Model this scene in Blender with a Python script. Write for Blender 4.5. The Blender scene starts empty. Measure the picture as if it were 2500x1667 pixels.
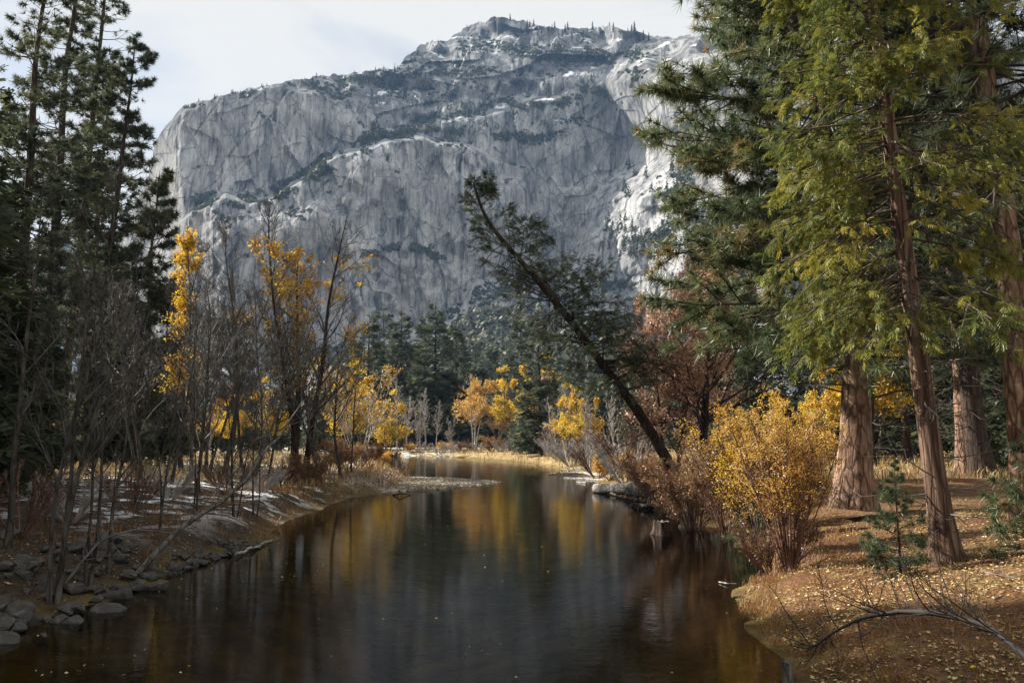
import bpy, math, random
import numpy as np
from mathutils import Vector

# ------------------------------------------------------------------ camera, sky, sun, exposure
SC = bpy.context.scene
COL = SC.collection
CAM_H = 3.6                      # eye height above the river
PITCH = math.radians(6.8)
FPX = 1944.0                     # focal length in pixels of the 2500 px wide photograph
cam_data = bpy.data.cameras.new("camera")
cam_data.lens = 28.0
cam_data.sensor_width = 36.0
cam_data.clip_start = 0.1
cam_data.clip_end = 20000.0
cam = bpy.data.objects.new("camera", cam_data)
COL.objects.link(cam)
cam.location = (0.0, 0.0, CAM_H)
cam.rotation_euler = (math.pi / 2 + PITCH, 0.0, 0.0)
SC.camera = cam

SUN_ELEV = math.radians(34.0)
SUN_FWD = math.radians(26.0)     # the sun stands on the left, a little in front of the camera
SUN_DIR = Vector((-math.cos(SUN_FWD) * math.cos(SUN_ELEV), math.sin(SUN_FWD) * math.cos(SUN_ELEV), math.sin(SUN_ELEV)))
SKY_STRENGTH = 0.05
SUN_STRENGTH = 5.0
EXPOSURE = 1.5
CLOUD_SHIFT = (6.8, 3.9, 3.3)

world = bpy.data.worlds.new("World")
SC.world = world
world.use_nodes = True
wn = world.node_tree.nodes
wl = world.node_tree.links
wn.clear()
w_out = wn.new("ShaderNodeOutputWorld")
w_bg = wn.new("ShaderNodeBackground")
w_sky = wn.new("ShaderNodeTexSky")
w_sky.sky_type = 'NISHITA'
w_sky.sun_disc = False
w_sky.sun_elevation = SUN_ELEV
w_sky.sun_rotation = math.atan2(SUN_DIR.x, SUN_DIR.y)
w_sky.altitude = 1200.0
w_sky.air_density = 1.0
w_sky.dust_density = 0.6
w_sky.ozone_density = 0.6
# thin high cloud: white veil broken by a few blue gaps, everywhere in the sky
w_tc = wn.new("ShaderNodeTexCoord")
w_map = wn.new("ShaderNodeMapping")
w_map.inputs["Scale"].default_value = (1.0, 1.0, 2.6)
w_map.inputs["Rotation"].default_value = (0.3, 0.5, 0.4)
w_map.inputs["Location"].default_value = CLOUD_SHIFT
w_noise = wn.new("ShaderNodeTexNoise")
w_noise.inputs["Scale"].default_value = 1.7
w_noise.inputs["Detail"].default_value = 6.0
w_noise.inputs["Roughness"].default_value = 0.52
w_noise.inputs["Distortion"].default_value = 0.6
w_ramp = wn.new("ShaderNodeValToRGB")
w_ramp.color_ramp.elements[0].position = 0.36
w_ramp.color_ramp.elements[0].color = (0.52, 0.52, 0.52, 1)
w_ramp.color_ramp.elements[1].position = 0.50
w_ramp.color_ramp.elements[1].color = (0.93, 0.93, 0.93, 1)
w_mix = wn.new("ShaderNodeMixRGB")
w_mix.inputs["Color2"].default_value = (6.75, 6.5, 6.0, 1)
w_bg.inputs["Strength"].default_value = SKY_STRENGTH
wl.new(w_tc.outputs["Generated"], w_map.inputs["Vector"])
wl.new(w_map.outputs["Vector"], w_noise.inputs["Vector"])
wl.new(w_noise.outputs["Fac"], w_ramp.inputs["Fac"])
wl.new(w_ramp.outputs["Color"], w_mix.inputs["Fac"])
wl.new(w_sky.outputs["Color"], w_mix.inputs["Color1"])
wl.new(w_mix.outputs["Color"], w_bg.inputs["Color"])
wl.new(w_bg.outputs["Background"], w_out.inputs["Surface"])

sun_data = bpy.data.lights.new("sun", 'SUN')
sun_data.energy = SUN_STRENGTH
sun_data.angle = math.radians(0.53)
sun_data.color = (1.0, 0.94, 0.84)
sun = bpy.data.objects.new("sun", sun_data)
COL.objects.link(sun)
sun.rotation_euler = (-SUN_DIR).to_track_quat('-Z', 'Y').to_euler()
sun.location = SUN_DIR * 3000

SC.view_settings.view_transform = 'Standard'
SC.view_settings.look = 'None'
SC.view_settings.exposure = EXPOSURE
SC.view_settings.gamma = 1.0
SC.view_settings.use_curve_mapping = False
SC.render.engine = 'CYCLES'
SC.cycles.use_denoising = True
SC.cycles.max_bounces = 6
SC.cycles.diffuse_bounces = 2
SC.cycles.glossy_bounces = 3
SC.cycles.transmission_bounces = 4
SC.cycles.transparent_max_bounces = 8
SC.cycles.volume_bounces = 0
SC.cycles.caustics_reflective = False
SC.cycles.caustics_refractive = False
SC.cycles.sample_clamp_indirect = 6.0

# ------------------------------------------------------------------ geometry helpers
COSP, SINP = math.cos(PITCH), math.sin(PITCH)


def ray(px, py):
    cx = (np.asarray(px, float) - 1250.0) / FPX
    cy = (833.5 - np.asarray(py, float)) / FPX
    return cx, COSP - cy * SINP, SINP + cy * COSP


def at(px, py, y):
    """World point seen at pixel (px, py) at distance y."""
    dx, dy, dz = ray(px, py)
    t = y / dy
    return np.stack([dx * t, np.broadcast_to(y, np.shape(t)) * 1.0, CAM_H + dz * t], -1)


def on_plane(px, py, z=0.0):
    dx, dy, dz = ray(px, py)
    t = (z - CAM_H) / dz
    return np.stack([dx * t, dy * t], -1)


def h32(a):
    a = a.astype(np.uint32)
    a = (a ^ (a >> np.uint32(16))) * np.uint32(0x7feb352d)
    a = (a ^ (a >> np.uint32(15))) * np.uint32(0x846ca68b)
    return a ^ (a >> np.uint32(16))


def hashf(ix, iy, iz, seed):
    with np.errstate(over='ignore'):
        v = h32(ix.astype(np.int64).astype(np.uint32) * np.uint32(73856093)
                ^ iy.astype(np.int64).astype(np.uint32) * np.uint32(19349663)
                ^ iz.astype(np.int64).astype(np.uint32) * np.uint32(83492791)
                ^ np.uint32(seed * 2654435761 & 0xffffffff))
    return v.astype(np.float64) / 4294967295.0


def vnoise(x, y, z=0.0, seed=1):
    """Smooth value noise in -1..1."""
    x, y, z = np.broadcast_arrays(np.asarray(x, float), np.asarray(y, float), np.asarray(z, float))
    ix, iy, iz = np.floor(x), np.floor(y), np.floor(z)
    fx, fy, fz = x - ix, y - iy, z - iz
    fx = fx * fx * fx * (fx * (fx * 6 - 15) + 10)
    fy = fy * fy * fy * (fy * (fy * 6 - 15) + 10)
    fz = fz * fz * (3 - 2 * fz)
    r = 0.0
    for a in (0, 1):
        for b in (0, 1):
            for c in ((0, 1) if np.any(fz > 0) else (0,)):
                w = (fx if a else 1 - fx) * (fy if b else 1 - fy) * (fz if c else 1 - fz)
                r = r + w * hashf(ix + a, iy + b, iz + c, seed)
    return r * 2 - 1


def fbm(x, y, z=0.0, octaves=4, seed=1, gain=0.5, ridged=False):
    a, s, n = 1.0, 0.0, 0.0
    for o in range(octaves):
        f = 2.0 ** o
        v = vnoise(np.asarray(x) * f + 17.3 * o, np.asarray(y) * f - 9.1 * o, np.asarray(z) * f, seed + o)
        if ridged:
            v = 1 - 2 * np.abs(v)
        s = s + a * v
        n += a
        a *= gain
    return s / n


def facets(x, y, seed, tilt=1.0, jump=0.5):
    """Broken rock: jittered cells, each a plane with its own tilt and offset (unit cell)."""
    ix, iy = np.floor(x), np.floor(y)
    best = np.full(x.shape, 1e9)
    out = np.zeros(x.shape)
    for a in (-1, 0, 1):
        for b in (-1, 0, 1):
            jx, jy = ix + a, iy + b
            z0 = np.zeros_like(jx)
            cx = jx + hashf(jx, jy, z0, seed)
            cy = jy + hashf(jx, jy, z0 + 1, seed)
            dx, dy = x - cx, y - cy
            d = dx * dx + dy * dy
            tx = hashf(jx, jy, z0 + 2, seed) * 2 - 1
            ty = hashf(jx, jy, z0 + 3, seed) * 2 - 1
            o = hashf(jx, jy, z0 + 4, seed) * 2 - 1
            v = tilt * (tx * dx + ty * dy) + jump * o
            m = d < best
            best = np.where(m, d, best)
            out = np.where(m, v, out)
    return out


def sstep(a, b, x):
    t = np.clip((np.asarray(x, float) - a) / (b - a), 0, 1)
    return t * t * (3 - 2 * t)


def norm(v):
    return v / np.maximum(np.linalg.norm(v, axis=-1, keepdims=True), 1e-9)


class MB:
    """Collects vertices and faces; build() links them as ONE mesh object."""

    def __init__(self):
        self.v, self.f, self.t, self.n = [], [], [], 0

    def add(self, v, f, tint=None):
        v = np.asarray(v, float).reshape(-1, 3)
        f = np.asarray(f, int)
        self.v.append(v)
        self.f.append(f + self.n)
        self.t.append(np.full(len(v), 0.5) if tint is None else np.broadcast_to(np.asarray(tint, float), (len(v),)))
        self.n += len(v)
        return self

    def mesh(self, name, mat, smooth=False):
        v = np.concatenate(self.v)
        me = bpy.data.meshes.new(name)
        me.vertices.add(len(v))
        me.vertices.foreach_set("co", v.astype(np.float32).ravel())
        sizes = np.concatenate([np.full(len(f), f.shape[1]) for f in self.f])
        loops = np.concatenate([f.ravel() for f in self.f])
        me.loops.add(len(loops))
        me.loops.foreach_set("vertex_index", loops.astype(np.int32))
        me.polygons.add(len(sizes))
        me.polygons.foreach_set("loop_start", np.concatenate([[0], np.cumsum(sizes)[:-1]]).astype(np.int32))
        me.polygons.foreach_set("loop_total", sizes.astype(np.int32))
        me.polygons.foreach_set("use_smooth", np.full(len(sizes), smooth))
        at_ = me.attributes.new("tint", 'FLOAT', 'POINT')
        at_.data.foreach_set("value", np.concatenate(self.t).astype(np.float32))
        if mat is not None:
            me.materials.append(mat)
        me.update(calc_edges=True)
        return me

    def build(self, name, mat, parent=None, smooth=False):
        o = bpy.data.objects.new(name, self.mesh(name, mat, smooth))
        COL.objects.link(o)
        if parent is not None:
            o.parent = parent
        return o


def tag(o, label=None, cat=None, group=None, kind=None):
    if label:
        o["label"] = label
    if cat:
        o["category"] = cat
    if group:
        o["group"] = group
    if kind:
        o["kind"] = kind
    return o


def thing(name, label, cat, loc=(0, 0, 0), rotz=0.0, group=None):
    o = bpy.data.objects.new(name, None)
    COL.objects.link(o)
    o.location = loc
    o.rotation_euler = (0, 0, rotz)
    o.empty_display_size = 0.2
    return tag(o, label, cat, group)


def dup(root, loc, rotz=0.0, scale=1.0, label=None, group=None, tilt=(0.0, 0.0)):
    r = root.copy()
    COL.objects.link(r)
    r.location = loc
    r.rotation_euler = (tilt[0], tilt[1], rotz)
    r.scale = scale if hasattr(scale, '__len__') else (scale,) * 3
    if label:
        r["label"] = label
    if group:
        r["group"] = group
    elif "group" in r:
        del r["group"]
    for ch in list(root.children):
        c = ch.copy()
        COL.objects.link(c)
        c.parent = r
        for g in list(ch.children):
            d = g.copy()
            COL.objects.link(d)
            d.parent = c
    return r


# ------------------------------------------------------------------ materials
def new_mat(name):
    m = bpy.data.materials.new(name)
    m.use_nodes = True
    m.node_tree.nodes.clear()
    return m, m.node_tree.nodes, m.node_tree.links


def ramp(nodes, stops):
    r = nodes.new("ShaderNodeValToRGB")
    e = r.color_ramp.elements
    while len(e) < len(stops):
        e.new(0.5)
    for i, (p, c) in enumerate(stops):
        e[i].position = p
        e[i].color = (c[0], c[1], c[2], 1)
    return r


def leaf_mat(name, stops, transl=0.35, gloss=0.06, rough=0.45):
    m, n, l = new_mat(name)
    out = n.new("ShaderNodeOutputMaterial")
    a = n.new("ShaderNodeAttribute")
    a.attribute_name = "tint"
    r = ramp(n, stops)
    l.new(a.outputs["Fac"], r.inputs["Fac"])
    d = n.new("ShaderNodeBsdfDiffuse")
    t = n.new("ShaderNodeBsdfTranslucent")
    g = n.new("ShaderNodeBsdfGlossy")
    g.inputs["Roughness"].default_value = rough
    g.inputs["Color"].default_value = (0.9, 0.9, 0.9, 1)
    l.new(r.outputs["Color"], d.inputs["Color"])
    l.new(r.outputs["Color"], t.inputs["Color"])
    m1 = n.new("ShaderNodeMixShader")
    m1.inputs["Fac"].default_value = transl
    l.new(d.outputs[0], m1.inputs[1])
    l.new(t.outputs[0], m1.inputs[2])
    m2 = n.new("ShaderNodeMixShader")
    m2.inputs["Fac"].default_value = gloss
    l.new(m1.outputs[0], m2.inputs[1])
    l.new(g.outputs[0], m2.inputs[2])
    l.new(m2.outputs[0], out.inputs["Surface"])
    return m


def bark_mat(name, c_dark, c_mid, c_light, scale=6.0, stretch=6.0, bump=0.6, dist=0.03):
    m, n, l = new_mat(name)
    out = n.new("ShaderNodeOutputMaterial")
    tc = n.new("ShaderNodeTexCoord")
    mp = n.new("ShaderNodeMapping")
    mp.inputs["Scale"].default_value = (scale, scale, scale / stretch)
    nz = n.new("ShaderNodeTexNoise")
    nz.inputs["Scale"].default_value = 1.0
    nz.inputs["Detail"].default_value = 6.0
    nz.inputs["Roughness"].default_value = 0.62
    vo = n.new("ShaderNodeTexVoronoi")
    vo.feature = 'DISTANCE_TO_EDGE'
    vo.inputs["Scale"].default_value = 1.1
    l.new(tc.outputs["Object"], mp.inputs["Vector"])
    wz = n.new("ShaderNodeMixRGB")
    wz.inputs["Fac"].default_value = 0.45
    l.new(mp.outputs["Vector"], nz.inputs["Vector"])
    l.new(mp.outputs["Vector"], wz.inputs["Color1"])
    l.new(nz.outputs["Color"], wz.inputs["Color2"])
    l.new(wz.outputs["Color"], vo.inputs["Vector"])
    r = ramp(n, [(0.25, c_dark), (0.5, c_mid), (0.75, c_light)])
    l.new(nz.outputs["Fac"], r.inputs["Fac"])
    vr = ramp(n, [(0.0, (0.26, 0.23, 0.21)), (0.13, (1, 1, 1))])
    l.new(vo.outputs["Distance"], vr.inputs["Fac"])
    mu = n.new("ShaderNodeMixRGB")
    mu.blend_type = 'MULTIPLY'
    mu.inputs["Fac"].default_value = 0.85
    l.new(r.outputs["Color"], mu.inputs["Color1"])
    l.new(vr.outputs["Color"], mu.inputs["Color2"])
    ad = n.new("ShaderNodeMath")
    ad.operation = 'ADD'
    l.new(vr.outputs["Color"], ad.inputs[0])
    l.new(nz.outputs["Fac"], ad.inputs[1])
    bp = n.new("ShaderNodeBump")
    bp.inputs["Strength"].default_value = bump
    bp.inputs["Distance"].default_value = dist
    l.new(ad.outputs[0], bp.inputs["Height"])
    b = n.new("ShaderNodeBsdfPrincipled")
    b.inputs["Roughness"].default_value = 0.9
    b.inputs["Specular IOR Level"].default_value = 0.15
    l.new(mu.outputs["Color"], b.inputs["Base Color"])
    l.new(bp.outputs["Normal"], b.inputs["Normal"])
    l.new(b.outputs[0], out.inputs["Surface"])
    return m


def twig_mat(name, c1, c2):
    m, n, l = new_mat(name)
    out = n.new("ShaderNodeOutputMaterial")
    tc = n.new("ShaderNodeTexCoord")
    nz = n.new("ShaderNodeTexNoise")
    nz.inputs["Scale"].default_value = 2.3
    nz.inputs["Detail"].default_value = 5
    l.new(tc.outputs["Object"], nz.inputs["Vector"])
    r = ramp(n, [(0.35, c1), (0.65, c2)])
    l.new(nz.outputs["Fac"], r.inputs["Fac"])
    b = n.new("ShaderNodeBsdfPrincipled")
    b.inputs["Roughness"].default_value = 0.75
    b.inputs["Specular IOR Level"].default_value = 0.3
    l.new(r.outputs["Color"], b.inputs["Base Color"])
    l.new(b.outputs[0], out.inputs["Surface"])
    return m


# ------------------------------------------------------------------ river outline (water level z = 0)
SHORE_PX = [(-80, 1612), (0, 1548), (130, 1510), (300, 1448), (420, 1405), (560, 1352), (640, 1330), (672, 1318),
            (702, 1275), (760, 1248), (800, 1232), (872, 1211), (925, 1205),
            (960, 1196), (1000, 1180), (1010, 1168), (965, 1164), (985, 1156), (972, 1147), (930, 1138), (880, 1122), (840, 1112), (900, 1109),
            (955, 1111), (1065, 1113), (1143, 1118), (1190, 1121), (1289, 1129), (1346, 1142), (1429, 1152),
            (1470, 1180), (1554, 1207), (1600, 1235), (1640, 1262), (1700, 1282),
            (1788, 1300), (1843, 1364), (1880, 1408), (1838, 1418), (1796, 1452), (1805, 1518), (1871, 1568), (1915, 1596), (1935, 1667)]
_s = on_plane([p[0] for p in SHORE_PX], [p[1] for p in SHORE_PX])
RIVER = np.concatenate([[[-14.0, -40.0], [-12.5, 4.0]], _s, [[5.4, 10.0], [7.0, 0.0], [9.0, -40.0]]])
# gravel bar, barely above the water
BAR_PX = [(860, 1166), (960, 1165), (1040, 1166), (1117, 1171), (1180, 1175), (1231, 1178), (1180, 1182), (1100, 1192), (1040, 1197), (898, 1201), (850, 1205)]
BAR = on_plane([p[0] for p in BAR_PX], [p[1] for p in BAR_PX])


def sdf(poly, x, y):
    """Signed distance to a closed polygon, negative inside."""
    x = np.asarray(x, float)
    y = np.asarray(y, float)
    d = np.full(x.shape, 1e18)
    ins = np.zeros(x.shape, bool)
    n = len(poly)
    for i in range(n):
        ax, ay = poly[i]
        bx, by = poly[(i + 1) % n]
        ex, ey = bx - ax, by - ay
        wx, wy = x - ax, y - ay
        t = np.clip((wx * ex + wy * ey) / (ex * ex + ey * ey), 0, 1)
        d = np.minimum(d, (wx - ex * t) ** 2 + (wy - ey * t) ** 2)
        c = (ay > y) != (by > y)
        if ey != 0:
            ins ^= c & (x < ex * (y - ay) / ey + ax)
    return np.where(ins, -1, 1) * np.sqrt(d)


def ground_z(x, y):
    x = np.asarray(x, float)
    y = np.asarray(y, float)
    d = sdf(RIVER, x, y)
    wob = fbm(x * 0.35, y * 0.35, octaves=3, seed=5) * 0.35 + fbm(x * 1.1, y * 1.1, octaves=3, seed=6) * 0.22
    d = d + wob
    right = sstep(-2, 4, x)
    bank_l = 0.75 * sstep(0, 2.2, d) + 0.55 * sstep(1.5, 9, d)
    bank_r = 0.5 * sstep(0, 1.6, d) + 0.75 * sstep(1.0, 6.5, d) + 0.25 * sstep(6, 22, d)
    far = sstep(60, 110, y)
    bank_f = 0.75 * sstep(0, 2.5, d) + 0.45 * sstep(2, 14, d)
    up = bank_l * (1 - right) + bank_r * right
    up = up * (1 - far) + bank_f * far
    deep = -0.3 * sstep(0, 1.5, -d) - 1.1 * sstep(1.5, 7, -d)
    z = np.where(d > 0, up, deep)
    z = z + (fbm(x * 0.25, y * 0.25, octaves=4, seed=9) * 0.10 + fbm(x * 1.3, y * 1.3, octaves=3, seed=11) * 0.045) * sstep(-0.5, 1.5, d)
    db = sdf(BAR, x, y) + wob * 0.6
    bar = 0.17 * sstep(0.8, -1.2, db) + fbm(x * 0.8, y * 0.8, octaves=3, seed=21) * 0.03
    z = np.where((db < 0.8) & (d < 1.2), np.maximum(z, bar * sstep(0.9, -0.3, db) - 0.25 * sstep(-0.2, 0.9, db)), z)
    return z


def gz(x, y):
    return float(ground_z(np.array([x]), np.array([y]))[0])


def spot(px, y, py=1100):
    """Ground point in pixel column px (near pixel row py) at distance y."""
    p = at(px, py, y)
    return (float(p[0]), float(y), gz(p[0], y))
# ------------------------------------------------------------------ ground, river
def axis(dense0, dense1, step, far0, far1, n):
    mid = np.arange(dense0, dense1 + 1e-6, step)
    t = np.linspace(0, 1, n + 1)[1:]
    k = 5.5
    g = (np.exp(k * t) - 1) / (math.exp(k) - 1)
    return np.concatenate([(dense0 - g * (dense0 - far0))[::-1] if far0 < dense0 else [], mid, dense1 + g * (far1 - dense1)])


def ground_material():
    m, n, l = new_mat("leaf_litter_ground")
    out = n.new("ShaderNodeOutputMaterial")
    tc = n.new("ShaderNodeTexCoord")

    def noise(scale, detail=5, rough=0.6, vec=None):
        z = n.new("ShaderNodeTexNoise")
        z.inputs["Scale"].default_value = scale
        z.inputs["Detail"].default_value = detail
        z.inputs["Roughness"].default_value = rough
        l.new(vec or tc.outputs["Object"], z.inputs["Vector"])
        return z
    big = noise(0.14, 4)
    mid = noise(1.1, 6, 0.65)
    fine = noise(9.0, 6, 0.7)
    spk = n.new("ShaderNodeTexVoronoi")
    spk.inputs["Scale"].default_value = 11.0
    l.new(tc.outputs["Object"], spk.inputs["Vector"])
    litter = ramp(n, [(0.30, (0.050, 0.031, 0.019)), (0.5, (0.125, 0.066, 0.034)), (0.72, (0.23, 0.128, 0.064))])
    l.new(fine.outputs["Fac"], litter.inputs["Fac"])
    grass = ramp(n, [(0.3, (0.08, 0.058, 0.024)), (0.55, (0.20, 0.135, 0.055)), (0.75, (0.33, 0.23, 0.10))])
    l.new(fine.outputs["Fac"], grass.inputs["Fac"])
    gm = ramp(n, [(0.52, (0, 0, 0)), (0.66, (1, 1, 1))])
    l.new(mid.outputs["Fac"], gm.inputs["Fac"])
    mix1 = n.new("ShaderNodeMixRGB")
    l.new(gm.outputs["Color"], mix1.inputs["Fac"])
    l.new(litter.outputs["Color"], mix1.inputs["Color1"])
    l.new(grass.outputs["Color"], mix1.inputs["Color2"])
    # left bank darkened: the thicket's shade is put into the soil colour
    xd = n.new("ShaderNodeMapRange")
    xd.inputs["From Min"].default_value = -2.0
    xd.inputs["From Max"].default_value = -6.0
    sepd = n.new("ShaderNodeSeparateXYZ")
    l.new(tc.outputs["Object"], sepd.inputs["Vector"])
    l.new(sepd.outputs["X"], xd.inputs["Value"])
    shade_soil = ramp(n, [(0.3, (0.022, 0.017, 0.012)), (0.55, (0.062, 0.046, 0.032)), (0.75, (0.13, 0.10, 0.068))])
    l.new(fine.outputs["Fac"], shade_soil.inputs["Fac"])
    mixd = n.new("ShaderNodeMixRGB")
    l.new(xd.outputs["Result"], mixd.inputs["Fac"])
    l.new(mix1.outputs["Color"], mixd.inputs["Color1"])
    l.new(shade_soil.outputs["Color"], mixd.inputs["Color2"])
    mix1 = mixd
    # dry meadow away from the river
    sep = n.new("ShaderNodeSeparateXYZ")
    l.new(tc.outputs["Object"], sep.inputs["Vector"])
    mr = n.new("ShaderNodeMapRange")
    mr.inputs["From Min"].default_value = 44
    mr.inputs["From Max"].default_value = 62
    l.new(sep.outputs["Y"], mr.inputs["Value"])
    meadow = ramp(n, [(0.3, (0.20, 0.145, 0.065)), (0.55, (0.34, 0.25, 0.12)), (0.75, (0.45, 0.35, 0.18))])
    l.new(mid.outputs["Fac"], meadow.inputs["Fac"])
    mix2 = n.new("ShaderNodeMixRGB")
    l.new(mr.outputs["Result"], mix2.inputs["Fac"])
    l.new(mix1.outputs["Color"], mix2.inputs["Color1"])
    l.new(meadow.outputs["Color"], mix2.inputs["Color2"])
    # wet mud and river bed below the waterline
    bed = ramp(n, [(0.3, (0.030, 0.026, 0.012)), (0.5, (0.12, 0.088, 0.032)), (0.7, (0.22, 0.16, 0.058))])
    l.new(mid.outputs["Fac"], bed.inputs["Fac"])
    wet = n.new("ShaderNodeMapRange")
    wet.inputs["From Min"].default_value = 0.34
    wet.inputs["From Max"].default_value = -0.05
    l.new(sep.outputs["Z"], wet.inputs["Value"])
    mix3 = n.new("ShaderNodeMixRGB")
    l.new(wet.outputs["Result"], mix3.inputs["Fac"])
    l.new(mix2.outputs["Color"], mix3.inputs["Color1"])
    l.new(bed.outputs["Color"], mix3.inputs["Color2"])
    # old snow lying in patches on the left bank only
    xl = n.new("ShaderNodeMapRange")
    xl.inputs["From Min"].default_value = -9.5
    xl.inputs["From Max"].default_value = -12.0
    l.new(sep.outputs["X"], xl.inputs["Value"])
    y0 = n.new("ShaderNodeMapRange")
    y0.inputs["From Min"].default_value = 22
    y0.inputs["From Max"].default_value = 30
    l.new(sep.outputs["Y"], y0.inputs["Value"])
    sn = noise(0.8, 8, 0.72)
    sr = ramp(n, [(0.525, (0, 0, 0)), (0.575, (1, 1, 1))])
    l.new(sn.outputs["Fac"], sr.inputs["Fac"])
    m1 = n.new("ShaderNodeMath")
    m1.operation = 'MULTIPLY'
    l.new(xl.outputs["Result"], m1.inputs[0])
    l.new(y0.outputs["Result"], m1.inputs[1])
    m2 = n.new("ShaderNodeMath")
    m2.operation = 'MULTIPLY'
    l.new(m1.outputs[0], m2.inputs[0])
    l.new(sr.outputs["Color"], m2.inputs[1])
    mix4 = n.new("ShaderNodeMixRGB")
    mix4.inputs["Color2"].default_value = (0.80, 0.82, 0.86, 1)
    l.new(m2.outputs[0], mix4.inputs["Fac"])
    l.new(mix3.outputs["Color"], mix4.inputs["Color1"])
    bp = n.new("ShaderNodeBump")
    bp.inputs["Strength"].default_value = 0.7
    bp.inputs["Distance"].default_value = 0.06
    ad = n.new("ShaderNodeMath")
    ad.operation = 'ADD'
    l.new(fine.outputs["Fac"], ad.inputs[0])
    l.new(spk.outputs["Distance"], ad.inputs[1])
    l.new(ad.outputs[0], bp.inputs["Height"])
    b = n.new("ShaderNodeBsdfPrincipled")
    b.inputs["Roughness"].default_value = 0.95
    b.inputs["Specular IOR Level"].default_value = 0.1
    l.new(mix4.outputs["Color"], b.inputs["Base Color"])
    l.new(bp.outputs["Normal"], b.inputs["Normal"])
    l.new(b.outputs[0], out.inputs["Surface"])
    return m


def grid_faces(ny, nx):
    i = np.arange(ny - 1)[:, None] * nx + np.arange(nx - 1)[None, :]
    return np.stack([i, i + 1, i + nx + 1, i + nx], -1).reshape(-1, 4)


gx = axis(-26, 26, 0.40, -4000, 4000, 46)
gy = axis(6, 62, 0.40, -60, 3600, 90)
GX, GY = np.meshgrid(gx, gy)
GZ = ground_z(GX, GY)
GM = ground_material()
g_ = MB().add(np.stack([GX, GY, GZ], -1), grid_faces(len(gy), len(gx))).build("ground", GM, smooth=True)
tag(g_, "brown river bank and meadow ground with litter and old snow", None, kind="structure")


def water_material():
    m, n, l = new_mat("river_water")
    out = n.new("ShaderNodeOutputMaterial")
    tc = n.new("ShaderNodeTexCoord")
    mp = n.new("ShaderNodeMapping")
    mp.inputs["Scale"].default_value = (1.0, 1.6, 1.0)
    l.new(tc.outputs["Object"], mp.inputs["Vector"])
    n1 = n.new("ShaderNodeTexNoise")
    n1.inputs["Scale"].default_value = 3.2
    n1.inputs["Detail"].default_value = 4
    n1.inputs["Roughness"].default_value = 0.55
    n2 = n.new("ShaderNodeTexNoise")
    n2.inputs["Scale"].default_value = 0.35
    n2.inputs["Detail"].default_value = 2
    l.new(mp.outputs["Vector"], n1.inputs["Vector"])
    l.new(mp.outputs["Vector"], n2.inputs["Vector"])
    mu = n.new("ShaderNodeMath")
    mu.operation = 'MULTIPLY'
    l.new(n1.outputs["Fac"], mu.inputs[0])
    l.new(n2.outputs["Fac"], mu.inputs[1])
    bp = n.new("ShaderNodeBump")
    bp.inputs["Strength"].default_value = 0.16
    bp.inputs["Distance"].default_value = 0.05
    l.new(mu.outputs[0], bp.inputs["Height"])
    fr = n.new("ShaderNodeFresnel")
    fr.inputs["IOR"].default_value = 1.333
    l.new(bp.outputs["Normal"], fr.inputs["Normal"])
    tr = n.new("ShaderNodeBsdfTransparent")
    tr.inputs["Color"].default_value = (0.46, 0.42, 0.20, 1)
    gl = n.new("ShaderNodeBsdfGlossy")
    gl.inputs["Roughness"].default_value = 0.035
    gl.inputs["Color"].default_value = (0.88, 0.88, 0.88, 1)
    l.new(bp.outputs["Normal"], gl.inputs["Normal"])
    mx = n.new("ShaderNodeMixShader")
    l.new(fr.outputs["Fac"], mx.inputs["Fac"])
    l.new(tr.outputs[0], mx.inputs[1])
    l.new(gl.outputs[0], mx.inputs[2])
    l.new(mx.outputs[0], out.inputs["Surface"])
    return m


wv = [(-60, -58, 0), (60, -58, 0), (60, 215, 0), (-60, 215, 0)]
w_ = MB().add(wv, [[0, 1, 2, 3]]).build("river_water", water_material())
tag(w_, "dark amber river water mirroring the cliff and trees", None, kind="structure")

# ------------------------------------------------------------------ granite mountain
def pl(pts, x):
    pts = np.array(pts, float)
    return np.interp(x, pts[:, 0], pts[:, 1])


SIL = [(200, 700), (300, 560), (366, 425), (378, 350), (404, 308), (452, 256), (530, 237), (595, 221), (680, 203), (745, 192), (808, 184), (882, 176), (957, 167),
       (978, 160), (990, 136), (1005, 128), (1026, 112), (1052, 98), (1095, 101), (1110, 85), (1128, 72), (1148, 64), (1185, 51), (1210, 41), (1228, 40), (1270, 50),
       (1318, 64), (1371, 70), (1414, 73), (1488, 67), (1541, 75), (1584, 86), (1640, 92), (1750, 80), (1900, 60), (2100, 90), (2300, 60), (2700, 120)]
RIM = [(200, 420), (404, 318), (452, 266), (680, 222), (808, 245), (904, 330), (1020, 320), (1127, 300), (1222, 268), (1371, 225), (1488, 205), (1580, 180), (1700, 160), (2000, 150), (2700, 180)]
RAMP = [(360, 612), (400, 574), (470, 516), (540, 474), (600, 492), (680, 464), (765, 414), (829, 362), (904, 342), (1010, 330), (1120, 350), (1300, 420)]
BND = [(60, 1640), (110, 1565), (150, 1500), (200, 1468), (300, 1500), (352, 1520), (395, 1510), (440, 1472), (480, 1442), (525, 1430), (600, 1392), (670, 1362), (760, 1345), (1090, 1325)]   # v -> u
CORNER = [(200, 452), (256, 455), (340, 436), (425, 430), (520, 446), (600, 452), (680, 420), (760, 400), (1090, 380)]      # v -> u
APRON = [(200, 900), (700, 870), (904, 815), (1063, 770), (1127, 735), (1170, 690), (1265, 660), (1330, 690), (1424, 735), (1490, 850), (1600, 900), (2700, 900)]


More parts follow.
